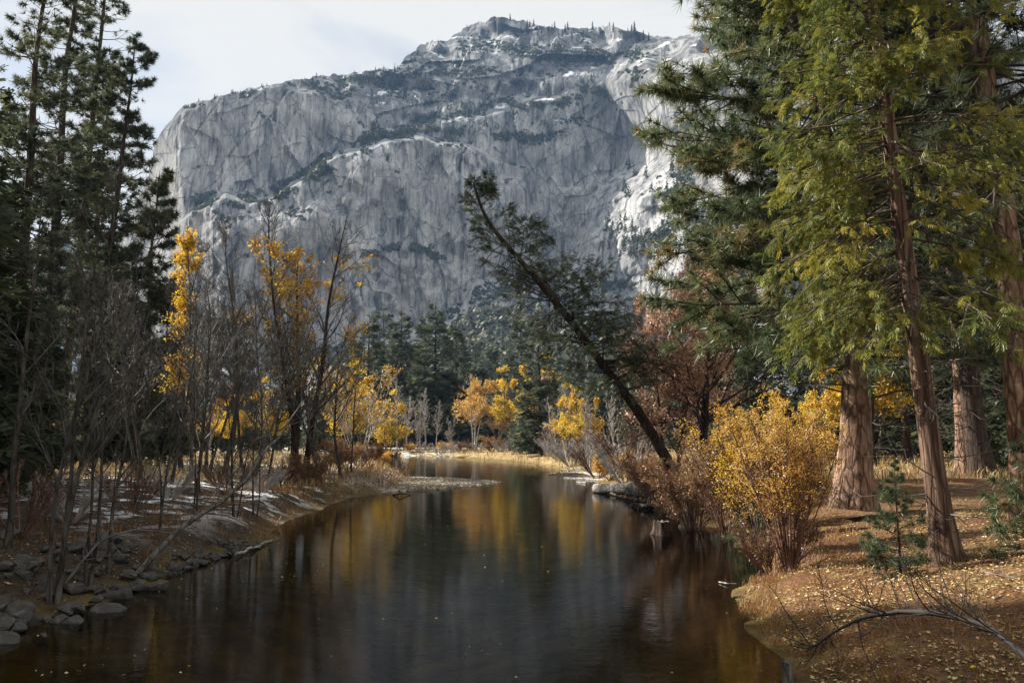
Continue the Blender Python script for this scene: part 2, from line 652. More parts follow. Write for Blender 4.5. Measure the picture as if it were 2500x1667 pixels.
def cliff_depth(u, v):
    X = (u - 1250) * 0.55
    Z = (1064 - v) * 0.55
    wob = fbm(X / 90, Z / 90, octaves=4, seed=31)
    uw = u + 18 * wob
    vw = v + 22 * fbm(X / 70 + 40, Z / 70, octaves=4, seed=37)
    Y = 1000 + 0.17 * Z
    # the main wall turns slowly away from the sun
    Y = Y + 0.26 * (X + 200)
    # gentler, snowy slabs above the rim
    above = np.clip(pl(RIM, uw) - vw, 0, None)
    pat = sstep(-0.25, 0.45, fbm(X / 55 + 7, Z / 55, octaves=3, seed=33))
    Y = Y + above * (0.75 + 0.5 * pat) + 55 * pat * sstep(0, 16, above)
    # summit crags step up
    Y = Y + 60 * sstep(30, 60, above) * facets(X / 60, Z / 28, 71, 0.5, 0.5)
    # left flank turns to the sun
    corner = np.interp(vw, [p[0] for p in CORNER], [p[1] for p in CORNER])
    lf = np.clip(corner - uw, 0, None)
    Y = Y + lf * 1.7
    # lower left buttress below the bushy ramp
    below = sstep(0, 16, vw - pl(RAMP, uw)) * sstep(330, 400, u)
    bump = np.interp(uw, [360, 520, 680, 900, 980, 1150, 1320], [0.0, 1.2, 1.4, 1.35, 1.1, 0.4, 0.0])
    pat2 = sstep(-0.3, 0.4, fbm(X / 40 + 11, Z / 40, octaves=3, seed=35))
    Y = Y - below * (26 * pat2 + 95 * bump)
    # broken lit slabs low on the left
    slab = sstep(520, 600, v) * sstep(640, 520, u)
    Y = Y + slab * 20 * facets((X * 0.8 + Z * 0.6) / 34, (Z * 0.8 - X * 0.6) / 70, 5, 0.9, 0.7)
    # second crest, lit on its left side, inside the lower buttress
    c2 = np.interp(vw, [480, 560, 640, 720, 900], [820, 700, 610, 560, 520])
    Y = Y - 30 * np.exp(-((uw - c2) / 60.0) ** 2) * sstep(460, 540, v)
    # sunlit buttress on the right faces left
    b = np.interp(vw, [p[0] for p in BND], [p[1] for p in BND])
    r = np.clip(uw - b, 0, None)
    Y = Y - 1.9 * np.minimum(r, 130) - 0.75 * np.clip(r - 130, 0, 420)
    Y = Y + sstep(0, 50, r) * 6 * facets((X * 0.9 - Z * 0.4) / 40, (Z * 0.9 + X * 0.4) / 26, 15, 0.8, 0.6) * sstep(420, 560, v)
    # talus apron at the foot
    ap = np.clip(vw - pl(APRON, uw), 0, None)
    Y = Y - ap * 1.5
    # rock structure
    ws = (1 - 0.6 * sstep(0, 40, ap)) * (1 - 0.6 * sstep(0, 25, lf)) * (1 - 0.72 * sstep(0, 40, r) * sstep(620, 480, v))
    xs, zs = X + 6 * wob, Z + 8 * fbm(X / 50, Z / 50 + 9, octaves=3, seed=43)
    Y = Y + ws * (17 * facets(xs / 66, zs / 135, 3, 1.0, 0.35) * (1 - 0.8 * sstep(0, 20, lf)) + 8 * facets((xs + 0.35 * zs) / 29, zs / 70, 7, 1.0, 0.45) + 3.2 * facets(xs / 9, zs / 95, 23, 0.8, 0.75)
                  + 2.6 * facets((xs - 0.4 * zs) / 12, zs / 30, 13, 1.0, 0.55) + 0.5 * facets(xs / 5.2, zs / 9, 19, 1.0, 0.6))
    crack2 = fbm((xs * 0.8 - zs * 0.6) / 26, (xs * 0.6 + zs * 0.8) / 150, octaves=3, seed=57, ridged=True)
    crack = fbm(xs / 20, zs / 130, octaves=4, seed=53, ridged=True)
    Y = Y + ws * (16 * np.clip(crack - 0.42, 0, 1) + 14 * np.clip(crack2 - 0.45, 0, 1) + 1.4 * fbm(xs / 8, zs / 70, octaves=4, seed=59) + 0.4 * fbm(X / 5, Z / 5, octaves=3, seed=61))
    # diagonal fracture ledges
    dg = (X * 0.62 - Z) / 46 + 0.8 * wob
    fr = dg - np.floor(dg)
    Y = Y - 5.0 * (fr - 0.5) * sstep(-0.2, 0.4, fbm(X / 120 + 3, Z / 120, octaves=2, seed=67))
    return Y


def rock_material():
    m, n, l = new_mat("granite_rock")
    out = n.new("ShaderNodeOutputMaterial")
    tc = n.new("ShaderNodeTexCoord")
    geo = n.new("ShaderNodeNewGeometry")

    def noise(scale, detail, rough, sc=(1, 1, 1)):
        mp = n.new("ShaderNodeMapping")
        mp.inputs["Scale"].default_value = sc
        z = n.new("ShaderNodeTexNoise")
        z.inputs["Scale"].default_value = scale
        z.inputs["Detail"].default_value = detail
        z.inputs["Roughness"].default_value = rough
        l.new(tc.outputs["Object"], mp.inputs["Vector"])
        l.new(mp.outputs["Vector"], z.inputs["Vector"])
        return z
    base = noise(0.012, 8, 0.6)
    r = ramp(n, [(0.32, (0.25, 0.25, 0.25)), (0.5, (0.43, 0.43, 0.43)), (0.68, (0.62, 0.615, 0.605))])
    l.new(base.outputs["Fac"], r.inputs["Fac"])
    streak = noise(0.09, 7, 0.62, (1, 0.5, 0.10))
    sr = ramp(n, [(0.36, (0.26, 0.27, 0.29)), (0.50, (0.9, 0.9, 0.9)), (0.7, (1.12, 1.11, 1.09))])
    l.new(streak.outputs["Fac"], sr.inputs["Fac"])
    mu = n.new("ShaderNodeMixRGB")
    mu.blend_type = 'MULTIPLY'
    mu.inputs["Fac"].default_value = 0.85
    l.new(r.outputs["Color"], mu.inputs["Color1"])
    l.new(sr.outputs["Color"], mu.inputs["Color2"])
    crk = noise(0.16, 5, 0.6, (1, 1, 0.35))
    cr = ramp(n, [(0.40, (0.42, 0.42, 0.42)), (0.47, (1, 1, 1))])
    l.new(crk.outputs["Fac"], cr.inputs["Fac"])
    mu2 = n.new("ShaderNodeMixRGB")
    mu2.blend_type = 'MULTIPLY'
    mu2.inputs["Fac"].default_value = 0.4
    l.new(mu.outputs["Color"], mu2.inputs["Color1"])
    l.new(cr.outputs["Color"], mu2.inputs["Color2"])
    # fine water streaks, joints, and upper slabs darker in patches
    st2 = noise(0.45, 5, 0.6, (1, 0.4, 0.035))
    s2 = ramp(n, [(0.38, (0.62, 0.63, 0.65)), (0.52, (1, 1, 1)), (0.7, (1.1, 1.1, 1.08))])
    l.new(st2.outputs["Fac"], s2.inputs["Fac"])
    mu3 = n.new("ShaderNodeMixRGB")
    mu3.blend_type = 'MULTIPLY'
    mu3.inputs["Fac"].default_value = 0.5
    l.new(mu2.outputs["Color"], mu3.inputs["Color1"])
    l.new(s2.outputs["Color"], mu3.inputs["Color2"])
    mpj = n.new("ShaderNodeMapping")
    mpj.inputs["Scale"].default_value = (0.055, 0.02, 0.016)
    mpj.inputs["Rotation"].default_value = (0, 0.35, 0)
    l.new(tc.outputs["Object"], mpj.inputs["Vector"])
    vj = n.new("ShaderNodeTexVoronoi")
    vj.feature = 'DISTANCE_TO_EDGE'
    vj.inputs["Scale"].default_value = 1.0
    l.new(mpj.outputs["Vector"], vj.inputs["Vector"])
    jr = ramp(n, [(0.0, (0.30, 0.30, 0.31)), (0.035, (1, 1, 1))])
    l.new(vj.outputs["Distance"], jr.inputs["Fac"])
    mu4 = n.new("ShaderNodeMixRGB")
    mu4.blend_type = 'MULTIPLY'
    mu4.inputs["Fac"].default_value = 0.65
    l.new(mu3.outputs["Color"], mu4.inputs["Color1"])
    l.new(jr.outputs["Color"], mu4.inputs["Color2"])
    high_tone = noise(0.02, 6, 0.65)
    wr = ramp(n, [(0.40, (1, 1, 1)), (0.58, (0.50, 0.50, 0.49))])
    l.new(high_tone.outputs["Fac"], wr.inputs["Fac"])
    hz = n.new("ShaderNodeSeparateXYZ")
    l.new(geo.outputs["Position"], hz.inputs["Vector"])
    hm = n.new("ShaderNodeMapRange")
    hm.inputs["From Min"].default_value = 360
    hm.inputs["From Max"].default_value = 520
    l.new(hz.outputs["Z"], hm.inputs["Value"])
    mu5 = n.new("ShaderNodeMixRGB")
    mu5.blend_type = 'MULTIPLY'
    l.new(hm.outputs["Result"], mu5.inputs["Fac"])
    l.new(mu4.outputs["Color"], mu5.inputs["Color1"])
    l.new(wr.outputs["Color"], mu5.inputs["Color2"])
    # snow on what lies flat, high up
    sn = n.new("ShaderNodeSeparateXYZ")
    l.new(geo.outputs["Normal"], sn.inputs["Vector"])
    sp = n.new("ShaderNodeSeparateXYZ")
    l.new(geo.outputs["Position"], sp.inputs["Vector"])
    fl = n.new("ShaderNodeMapRange")
    fl.inputs["From Min"].default_value = 0.62
    fl.inputs["From Max"].default_value = 0.76
    l.new(sn.outputs["Z"], fl.inputs["Value"])
    hi = n.new("ShaderNodeMapRange")
    hi.inputs["From Min"].default_value = 400
    hi.inputs["From Max"].default_value = 500
    l.new(sp.outputs["Z"], hi.inputs["Value"])
    pn = noise(0.028, 6, 0.62)
    pr = ramp(n, [(0.57, (0, 0, 0)), (0.61, (1, 1, 1))])
    l.new(pn.outputs["Fac"], pr.inputs["Fac"])
    a = n.new("ShaderNodeMath")
    a.operation = 'MULTIPLY'
    l.new(fl.outputs["Result"], a.inputs[0])
    l.new(hi.outputs["Result"], a.inputs[1])
    c = n.new("ShaderNodeMath")
    c.operation = 'MULTIPLY'
    l.new(a.outputs[0], c.inputs[0])
    l.new(pr.outputs["Color"], c.inputs[1])
    ms = n.new("ShaderNodeMixRGB")
    ms.inputs["Color2"].default_value = (0.82, 0.84, 0.88, 1)
    l.new(c.outputs[0], ms.inputs["Fac"])
    l.new(mu5.outputs["Color"], ms.inputs["Color1"])
    bp = n.new("ShaderNodeBump")
    bp.inputs["Strength"].default_value = 0.22
    bp.inputs["Distance"].default_value = 2.0
    l.new(crk.outputs["Fac"], bp.inputs["Height"])
    d = n.new("ShaderNodeBsdfDiffuse")
    d.inputs["Roughness"].default_value = 0.6
    l.new(ms.outputs["Color"], d.inputs["Color"])
    l.new(bp.outputs["Normal"], d.inputs["Normal"])
    l.new(d.outputs[0], out.inputs["Surface"])
    return m


ROCK = rock_material()
cu = np.concatenate([np.arange(215, 1780, 3.2), np.arange(1785, 2700, 9.0)])
CNV = 345
cs = np.linspace(0, 1, CNV)
CU = np.broadcast_to(cu, (CNV, len(cu)))
rough = fbm(cu / 16.0, cu * 0, octaves=4, seed=77)
csil = pl(SIL, cu) + 6 * rough
CV = 1085 + (csil[None, :] - 1085) * cs[:, None]
CY = cliff_depth(CU, CV)
CP = at(CU, CV, CY)
# the land goes on behind the skyline
back = []
for k, (dy, dz) in enumerate([(30, -4), (90, -25), (220, -90), (420, -260), (700, -700)]):
    q = CP[-1].copy()
    q[:, 1] += dy
    q[:, 2] = np.maximum(q[:, 2] + dz, -5)
    q[:, 0] *= (1 + dy / 4000)
    back.append(q)
CALL = np.concatenate([CP, np.array(back)])
cliff = MB().add(CALL, grid_faces(CALL.shape[0], CALL.shape[1])).build("granite_mountain", ROCK)
tag(cliff, "huge grey granite cliff with snowy ledges above the valley", None, kind="structure")
_du = np.gradient(CP, axis=1)
_dv = np.gradient(CP, axis=0)
CN = norm(np.cross(_du, _dv))


def cliff_at(u, v):
    j0 = np.clip(np.searchsorted(cu, np.asarray(u)), 0, len(cu) - 1)
    s = np.clip((1085 - np.asarray(v)) / (1085 - csil[j0]), 0, 0.9999)
    i0 = (s * (CNV - 1)).astype(int)
    return CP[i0, j0], CN[i0, j0]


# low far ridge left of the cliff
fu = np.arange(-900, 420, 6.0)
frv = 575 + 55 * fbm(fu / 160.0, fu * 0 + 3, octaves=5, seed=91) - 0.10 * (fu - 100) * (fu < 100)
FV = 1085 + (frv[None, :] - 1085) * np.linspace(0, 1, 60)[:, None]
FU = np.broadcast_to(fu, FV.shape)
FY = 2300 + (1085 - FV) * 1.2 + 80 * fbm(FU / 40.0, FV / 60.0, octaves=4, seed=93)
FP = at(FU, FV, FY)
q1 = FP[-1] + np.array([0, 200, -60.0])
q2 = FP[-1] + np.array([0, 700, -700.0])
FP = np.concatenate([FP, [q1], [q2]])
fr_ = MB().add(FP, grid_faces(FP.shape[0], FP.shape[1])).build("distant_hills", ROCK, smooth=True)
tag(fr_, "low distant grey ridge beyond the left pines", None, kind="structure")
# ------------------------------------------------------------------ plant building
def rot_about(v, k, ang):
    """Rotate vectors v about unit axes k by ang (all arrays)."""
    c, s = np.cos(ang)[..., None], np.sin(ang)[..., None]
    return v * c + np.cross(k, v) * s + k * (np.sum(k * v, -1, keepdims=True)) * (1 - c)


def perp(d):
    ref = np.where(np.abs(d[..., 2:3]) < 0.8, np.array([0, 0, 1.0]), np.array([1.0, 0, 0]))
    return norm(np.cross(d, ref))


def grow(rng, start, d, length, n, trop=0.0, wob=0.08, out=0.0):
    """m wandering paths of n steps. trop bends them up (+) or down (-)."""
    m = len(start)
    P = np.zeros((m, n + 1, 3))
    P[:, 0] = start
    d = norm(d.copy())
    st = (np.broadcast_to(length, (m,)) / n)[:, None]
    tr = np.broadcast_to(trop, (m,))[:, None]
    for i in range(n):
        d = norm(d + rng.normal(0, wob, (m, 3)) + tr / n * np.array([0, 0, 1.0]))
        P[:, i + 1] = P[:, i] + d * st
    return P


def along(P, idx, t):
    """Point and tangent at fraction t on paths idx."""
    n = P.shape[1] - 1
    f = np.clip(t * n, 0, n - 1e-4)
    i = f.astype(int)
    a, b = P[idx, i], P[idx, i + 1]
    w = (f - i)[:, None]
    return a * (1 - w) + b * w, norm(b - a)


def sprout(rng, P, per, t0, t1, ang0, ang1, flat=0.0):
    """per children on each path: start, direction, parent index, t."""
    m = len(P)
    idx = np.repeat(np.arange(m), per)
    t = rng.uniform(t0, t1, len(idx))
    s, tan = along(P, idx, t)
    k = rot_about(perp(tan), tan, rng.uniform(0, 2 * np.pi, len(idx)))
    if flat > 0:      # keep side shoots in the plane of the branch
        up = np.array([0, 0, 1.0])
        side = norm(np.cross(tan, np.broadcast_to(up, tan.shape)))
        ku = norm(np.cross(side, tan)) * np.where(rng.random(len(idx)) < 0.5, 1, -1)[:, None]
        k = norm(k * (1 - flat) + ku * flat)
    d = rot_about(tan, k, rng.uniform(ang0, ang1, len(idx)))
    return s, d, idx, t


def tube(mb, P, R, k, tint=None):
    """Skin paths P (m, n, 3) with radii R (m, n), k sides."""
    m, n = P.shape[:2]
    T = norm(np.gradient(P, axis=1)) if n > 1 else P
    av = norm(P[:, -1] - P[:, 0])
    ref = perp(av)[:, None, :]
    A = norm(np.cross(T, np.broadcast_to(ref, T.shape)))
    B = np.cross(T, A)
    a = np.arange(k) / k * 2 * np.pi
    V = P[:, :, None, :] + R[:, :, None, None] * (np.cos(a)[None, None, :, None] * A[:, :, None, :] + np.sin(a)[None, None, :, None] * B[:, :, None, :])
    i = (np.arange(m)[:, None, None] * n + np.arange(n - 1)[None, :, None]) * k
    j = np.arange(k)[None, None, :]
    j2 = (j + 1) % k
    F = np.stack([i + j, i + j2, i + k + j2, i + k + j], -1).reshape(-1, 4)
    tv = None if tint is None else np.repeat(np.broadcast_to(tint, (m,)), n * k)
    mb.add(V.reshape(-1, 3), F, tv)


def ribbon(mb, P, r, rng):
    """Finest twigs: a flat tapering strip per path, pointed at the tip."""
    m, n = P.shape[:2]
    d = norm(P[:, -1] - P[:, 0])
    s = rot_about(perp(d), d, rng.uniform(0, 2 * np.pi, m)) * np.broadcast_to(r, (m,))[:, None] * 1.25
    mid = P[:, n // 2]
    V = np.stack([P[:, 0] - s, P[:, 0] + s, mid + s * 0.7, mid - s * 0.7, P[:, -1]], 1)
    b = np.arange(m)[:, None] * 5
    base = mb.n
    mb.add(V.reshape(-1, 3), b + np.array([[0, 1, 2, 3]]))
    # tips reuse the same vertices
    mb.f.append(b + np.array([[3, 2, 4]]) + base)


def taper(m, n, r0, r1, power=1.0):
    t = np.linspace(0, 1, n) ** power
    return np.broadcast_to(r0, (m,))[:, None] * (1 - t) + np.broadcast_to(r1, (m,))[:, None] * t


def scatter(mb, TV, TF, pos, d, up, scale, tint, rng=None):
    """Copy a small template (x forward, z up) to every pos."""
    if len(pos) == 0:
        return
    d = norm(d)
    side = norm(np.cross(up, d) + 1e-6)
    u = np.cross(d, side)
    sc = np.broadcast_to(scale, (len(pos),))[:, None, None]
    V = pos[:, None, :] + sc * (TV[None, :, 0:1] * d[:, None, :] + TV[None, :, 1:2] * side[:, None, :] + TV[None, :, 2:3] * u[:, None, :])
    F = (np.arange(len(pos))[:, None, None] * len(TV) + TF[None]).reshape(-1, TF.shape[1])
    mb.add(V.reshape(-1, 3), F, np.repeat(tint, len(TV)))


def needles_template(seed, k, width, spread=1.0):
    """A tuft of k needles pointing forward and outward, unit length."""
    r = np.random.default_rng(seed)
    V, F = [], []
    for i in range(k):
        a = 2 * np.pi * (i * 0.618 % 1)
        e = spread * (0.25 + 0.75 * (i + 0.5) / k) * np.pi / 2
        d = np.array([math.cos(e), math.sin(e) * math.cos(a), math.sin(e) * math.sin(a)])
        ln = r.uniform(0.75, 1.05)
        s = np.cross(d, r.normal(size=3))
        s /= np.linalg.norm(s)
        b = len(V)
        V += [-s * width * 0.5, s * width * 0.5, d * ln + np.array([0, 0, -0.08])]
        F.append([b, b + 1, b + 2])
    return np.array(V), np.array(F)


def spray_template(k, width, droop=0.15, fan=0.9):
    """Flat spray: a leading frond and k side fingers."""
    V, F = [], []
    items = [(0.0, 0.0, 1.0)]
    for i in range(k):
        t = 0.12 + 0.75 * i / k
        sgn = 1 if i % 2 else -1
        items.append((t, sgn * fan, 0.55 * (1 - 0.5 * t)))
    for t, a, ln in items:
        o = np.array([t, 0, -droop * t * t])
        d = np.array([math.cos(a), math.sin(a), -droop])
        s = np.array([-math.sin(a), math.cos(a), 0])
        b = len(V)
        w = width * (0.7 if ln > 0.9 else 1.0)
        V += [o, o + d * ln * 0.5 + s * w * 0.5, o + d * ln + np.array([0, 0, -droop * 0.4 * ln]), o + d * ln * 0.5 - s * w * 0.5]
        F.append([b, b + 1, b + 2, b + 3])
    return np.array(V), np.array(F)


LEAF_V = np.array([[0, 0, 0], [0.45, 0.36, 0.10], [1.0, 0, -0.06], [0.45, -0.36, 0.10]], float)
LEAF_F = np.array([[0, 1, 2, 3]])
LEAFLET_V = np.array([[0, 0, 0], [0.4, 0.16, 0.05], [1.0, 0, -0.1], [0.4, -0.16, 0.05]], float)
PINE_V, PINE_F = needles_template(1, 15, 0.075)
PINEM_V, PINEM_F = needles_template(2, 10, 0.15)
PINEF_V, PINEF_F = needles_template(3, 7, 0.30, 0.8)
CEDAR_V, CEDAR_F = spray_template(6, 0.11, 0.34, 0.60)
FIR_V, FIR_F = spray_template(4, 0.26, 0.12, 0.95)
UP = np.array([0, 0, 1.0])

# plant materials
M_PINE = leaf_mat("pine_needles", [(0.0, (0.016, 0.030, 0.016)), (0.45, (0.075, 0.105, 0.045)), (0.85, (0.15, 0.175, 0.075)), (1.0, (0.28, 0.15, 0.05))], 0.38, 0.03, 0.4)
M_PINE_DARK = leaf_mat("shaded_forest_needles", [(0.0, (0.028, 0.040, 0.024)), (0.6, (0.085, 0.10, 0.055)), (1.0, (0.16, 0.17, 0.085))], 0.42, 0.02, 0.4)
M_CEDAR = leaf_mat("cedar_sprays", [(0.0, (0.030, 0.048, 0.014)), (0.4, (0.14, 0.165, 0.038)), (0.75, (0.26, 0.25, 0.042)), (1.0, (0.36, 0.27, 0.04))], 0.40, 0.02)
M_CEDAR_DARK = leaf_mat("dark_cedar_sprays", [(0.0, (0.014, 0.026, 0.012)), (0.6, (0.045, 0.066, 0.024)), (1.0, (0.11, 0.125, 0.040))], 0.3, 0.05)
M_FIR = leaf_mat("fir_needles", [(0.0, (0.045, 0.062, 0.042)), (0.55, (0.115, 0.138, 0.088)), (1.0, (0.21, 0.225, 0.14))], 0.3, 0.02, 0.4)
M_YELLOW = leaf_mat("yellow_leaves", [(0.0, (0.34, 0.15, 0.012)), (0.45, (0.60, 0.33, 0.018)), (0.8, (0.76, 0.50, 0.035)), (1.0, (0.50, 0.48, 0.07))], 0.5, 0.05)
M_ORANGE = leaf_mat("orange_leaves", [(0.0, (0.30, 0.12, 0.022)), (0.5, (0.60, 0.34, 0.055)), (1.0, (0.76, 0.54, 0.13))], 0.45, 0.05)
M_BROWN = leaf_mat("brown_oak_leaves", [(0.0, (0.22, 0.115, 0.075)), (0.5, (0.44, 0.25, 0.155)), (1.0, (0.60, 0.39, 0.25))], 0.5, 0.06)
M_RUST = leaf_mat("rusty_willow_leaves", [(0.0, (0.12, 0.055, 0.024)), (0.5, (0.27, 0.14, 0.055)), (1.0, (0.45, 0.28, 0.10))], 0.4, 0.05)
M_BUSH = leaf_mat("cliff_bushes", [(0.0, (0.030, 0.040, 0.020)), (0.6, (0.072, 0.082, 0.042)), (1.0, (0.13, 0.13, 0.075))], 0.2, 0.03)
M_BRUSH_PALE = leaf_mat("pale_brush", [(0.0, (0.055, 0.062, 0.042)), (0.6, (0.125, 0.135, 0.095)), (1.0, (0.22, 0.22, 0.16))], 0.15, 0.02)
M_DRYGRASS = leaf_mat("dry_grass", [(0.0, (0.16, 0.105, 0.04)), (0.5, (0.32, 0.22, 0.085)), (1.0, (0.52, 0.39, 0.17))], 0.3, 0.04)
M_REDGRASS = leaf_mat("russet_grass", [(0.0, (0.10, 0.045, 0.020)), (0.5, (0.23, 0.105, 0.035)), (1.0, (0.38, 0.22, 0.07))], 0.3, 0.04)
M_LITTER = leaf_mat("fallen_leaves", [(0.0, (0.15, 0.075, 0.03)), (0.45, (0.42, 0.30, 0.14)), (0.85, (0.66, 0.53, 0.26)), (1.0, (0.70, 0.45, 0.05))], 0.15, 0.08, 0.4)
B_PONDEROSA = bark_mat("ponderosa_bark", (0.080, 0.045, 0.032), (0.25, 0.155, 0.105), (0.48, 0.35, 0.265), 7.0, 3.5, 0.9, 0.05)
B_CEDAR = bark_mat("cedar_bark", (0.060, 0.034, 0.024), (0.16, 0.098, 0.070), (0.32, 0.225, 0.165), 11.0, 12.0, 0.9, 0.03)
B_DARK = bark_mat("dark_bark", (0.022, 0.016, 0.013), (0.060, 0.042, 0.032), (0.115, 0.080, 0.060), 8.0, 6.0, 0.7, 0.03)
B_GREY = bark_mat("grey_bark", (0.060, 0.055, 0.050), (0.13, 0.12, 0.105), (0.24, 0.225, 0.205), 7.0, 4.0, 0.5, 0.015)
B_ALDER = bark_mat("alder_bark", (0.030, 0.027, 0.024), (0.075, 0.068, 0.060), (0.15, 0.14, 0.125), 7.0, 4.0, 0.5, 0.012)  # alder bark and twigs darkened, left bank shade put into their colour
T_ALDER = twig_mat("alder_twigs", (0.040, 0.035, 0.032), (0.12, 0.108, 0.098))
B_WHITE = bark_mat("white_bark", (0.17, 0.16, 0.15), (0.42, 0.40, 0.38), (0.62, 0.60, 0.57), 4.0, 2.0, 0.3, 0.01)
T_GREY = twig_mat("grey_twigs", (0.070, 0.062, 0.056), (0.19, 0.175, 0.16))
T_DARK = twig_mat("dark_twigs", (0.022, 0.017, 0.014), (0.070, 0.055, 0.045))
T_BROWN = twig_mat("brown_twigs", (0.045, 0.032, 0.022), (0.12, 0.085, 0.058))
T_BLACK = twig_mat("black_twigs", (0.010, 0.008, 0.007), (0.034, 0.027, 0.023))
T_PALE = twig_mat("pale_twigs", (0.22, 0.20, 0.18), (0.46, 0.43, 0.40))
T_RED = twig_mat("russet_twigs", (0.085, 0.042, 0.028), (0.22, 0.125, 0.085))
B_DRIFT = bark_mat("driftwood", (0.16, 0.145, 0.125), (0.36, 0.33, 0.30), (0.60, 0.56, 0.51), 5.0, 1.0, 0.5, 0.015)


def trunk_mesh(rng, H, r0, lean=(0, 0), sides=14, rings=40, wander=0.012, flare=0.5, r_top=0.12, path=None, rough=0.09):
    """Trunk as one tapered, slightly crooked, flared, fluted tube. Returns (mb, path)."""
    mb = MB()
    t = np.linspace(0, 1, rings)
    if path is None:
        px = lean[0] * t + H * wander * (fbm(t * 3 + rng.uniform(0, 99), t * 0, octaves=2, seed=7) - fbm(np.array([rng.uniform(0, 99)]), np.array([0.0]), seed=7)[0] * 0)
        py = lean[1] * t + H * wander * fbm(t * 3 + rng.uniform(0, 99), t * 0, octaves=2, seed=8)
        px, py = px - px[0], py - py[0]
        P = np.stack([px, py, t * H - 0.25], -1)
    else:
        path = np.asarray(path, float)
        s = np.linspace(0, 1, len(path))
        # smooth resample
        P = np.stack([np.interp(t, s, path[:, k]) for k in range(3)], -1)
        for _ in range(6):
            P[1:-1] = 0.25 * P[:-2] + 0.5 * P[1:-1] + 0.25 * P[2:]
    zz = t * H
    R = r0 * ((1 - t) * (1 - r_top) + r_top) * (1 + flare * np.exp(-zz / (2.2 * r0 + 0.05)))
    R[-1] *= 0.3
    n0 = mb.n
    tube(mb, P[None], R[None], sides)
    V = mb.v[0].reshape(rings, sides, 3)
    a = np.arange(sides) / sides * 2 * np.pi
    o = rng.uniform(0, 50)
    lob = 1 + 0.16 * np.exp(-zz / (3 * r0 + 0.05))[:, None] * np.sin(a * 5 + o)[None, :] * (flare > 0.2)
    nz = 1 + rough * fbm(np.cos(a)[None, :] * 2.2 + o, np.sin(a)[None, :] * 2.2, zz[:, None] * 0.9, octaves=3, seed=13)
    V[:] = P[:, None, :] + (V - P[:, None, :]) * (lob * nz)[..., None]
    return mb, P


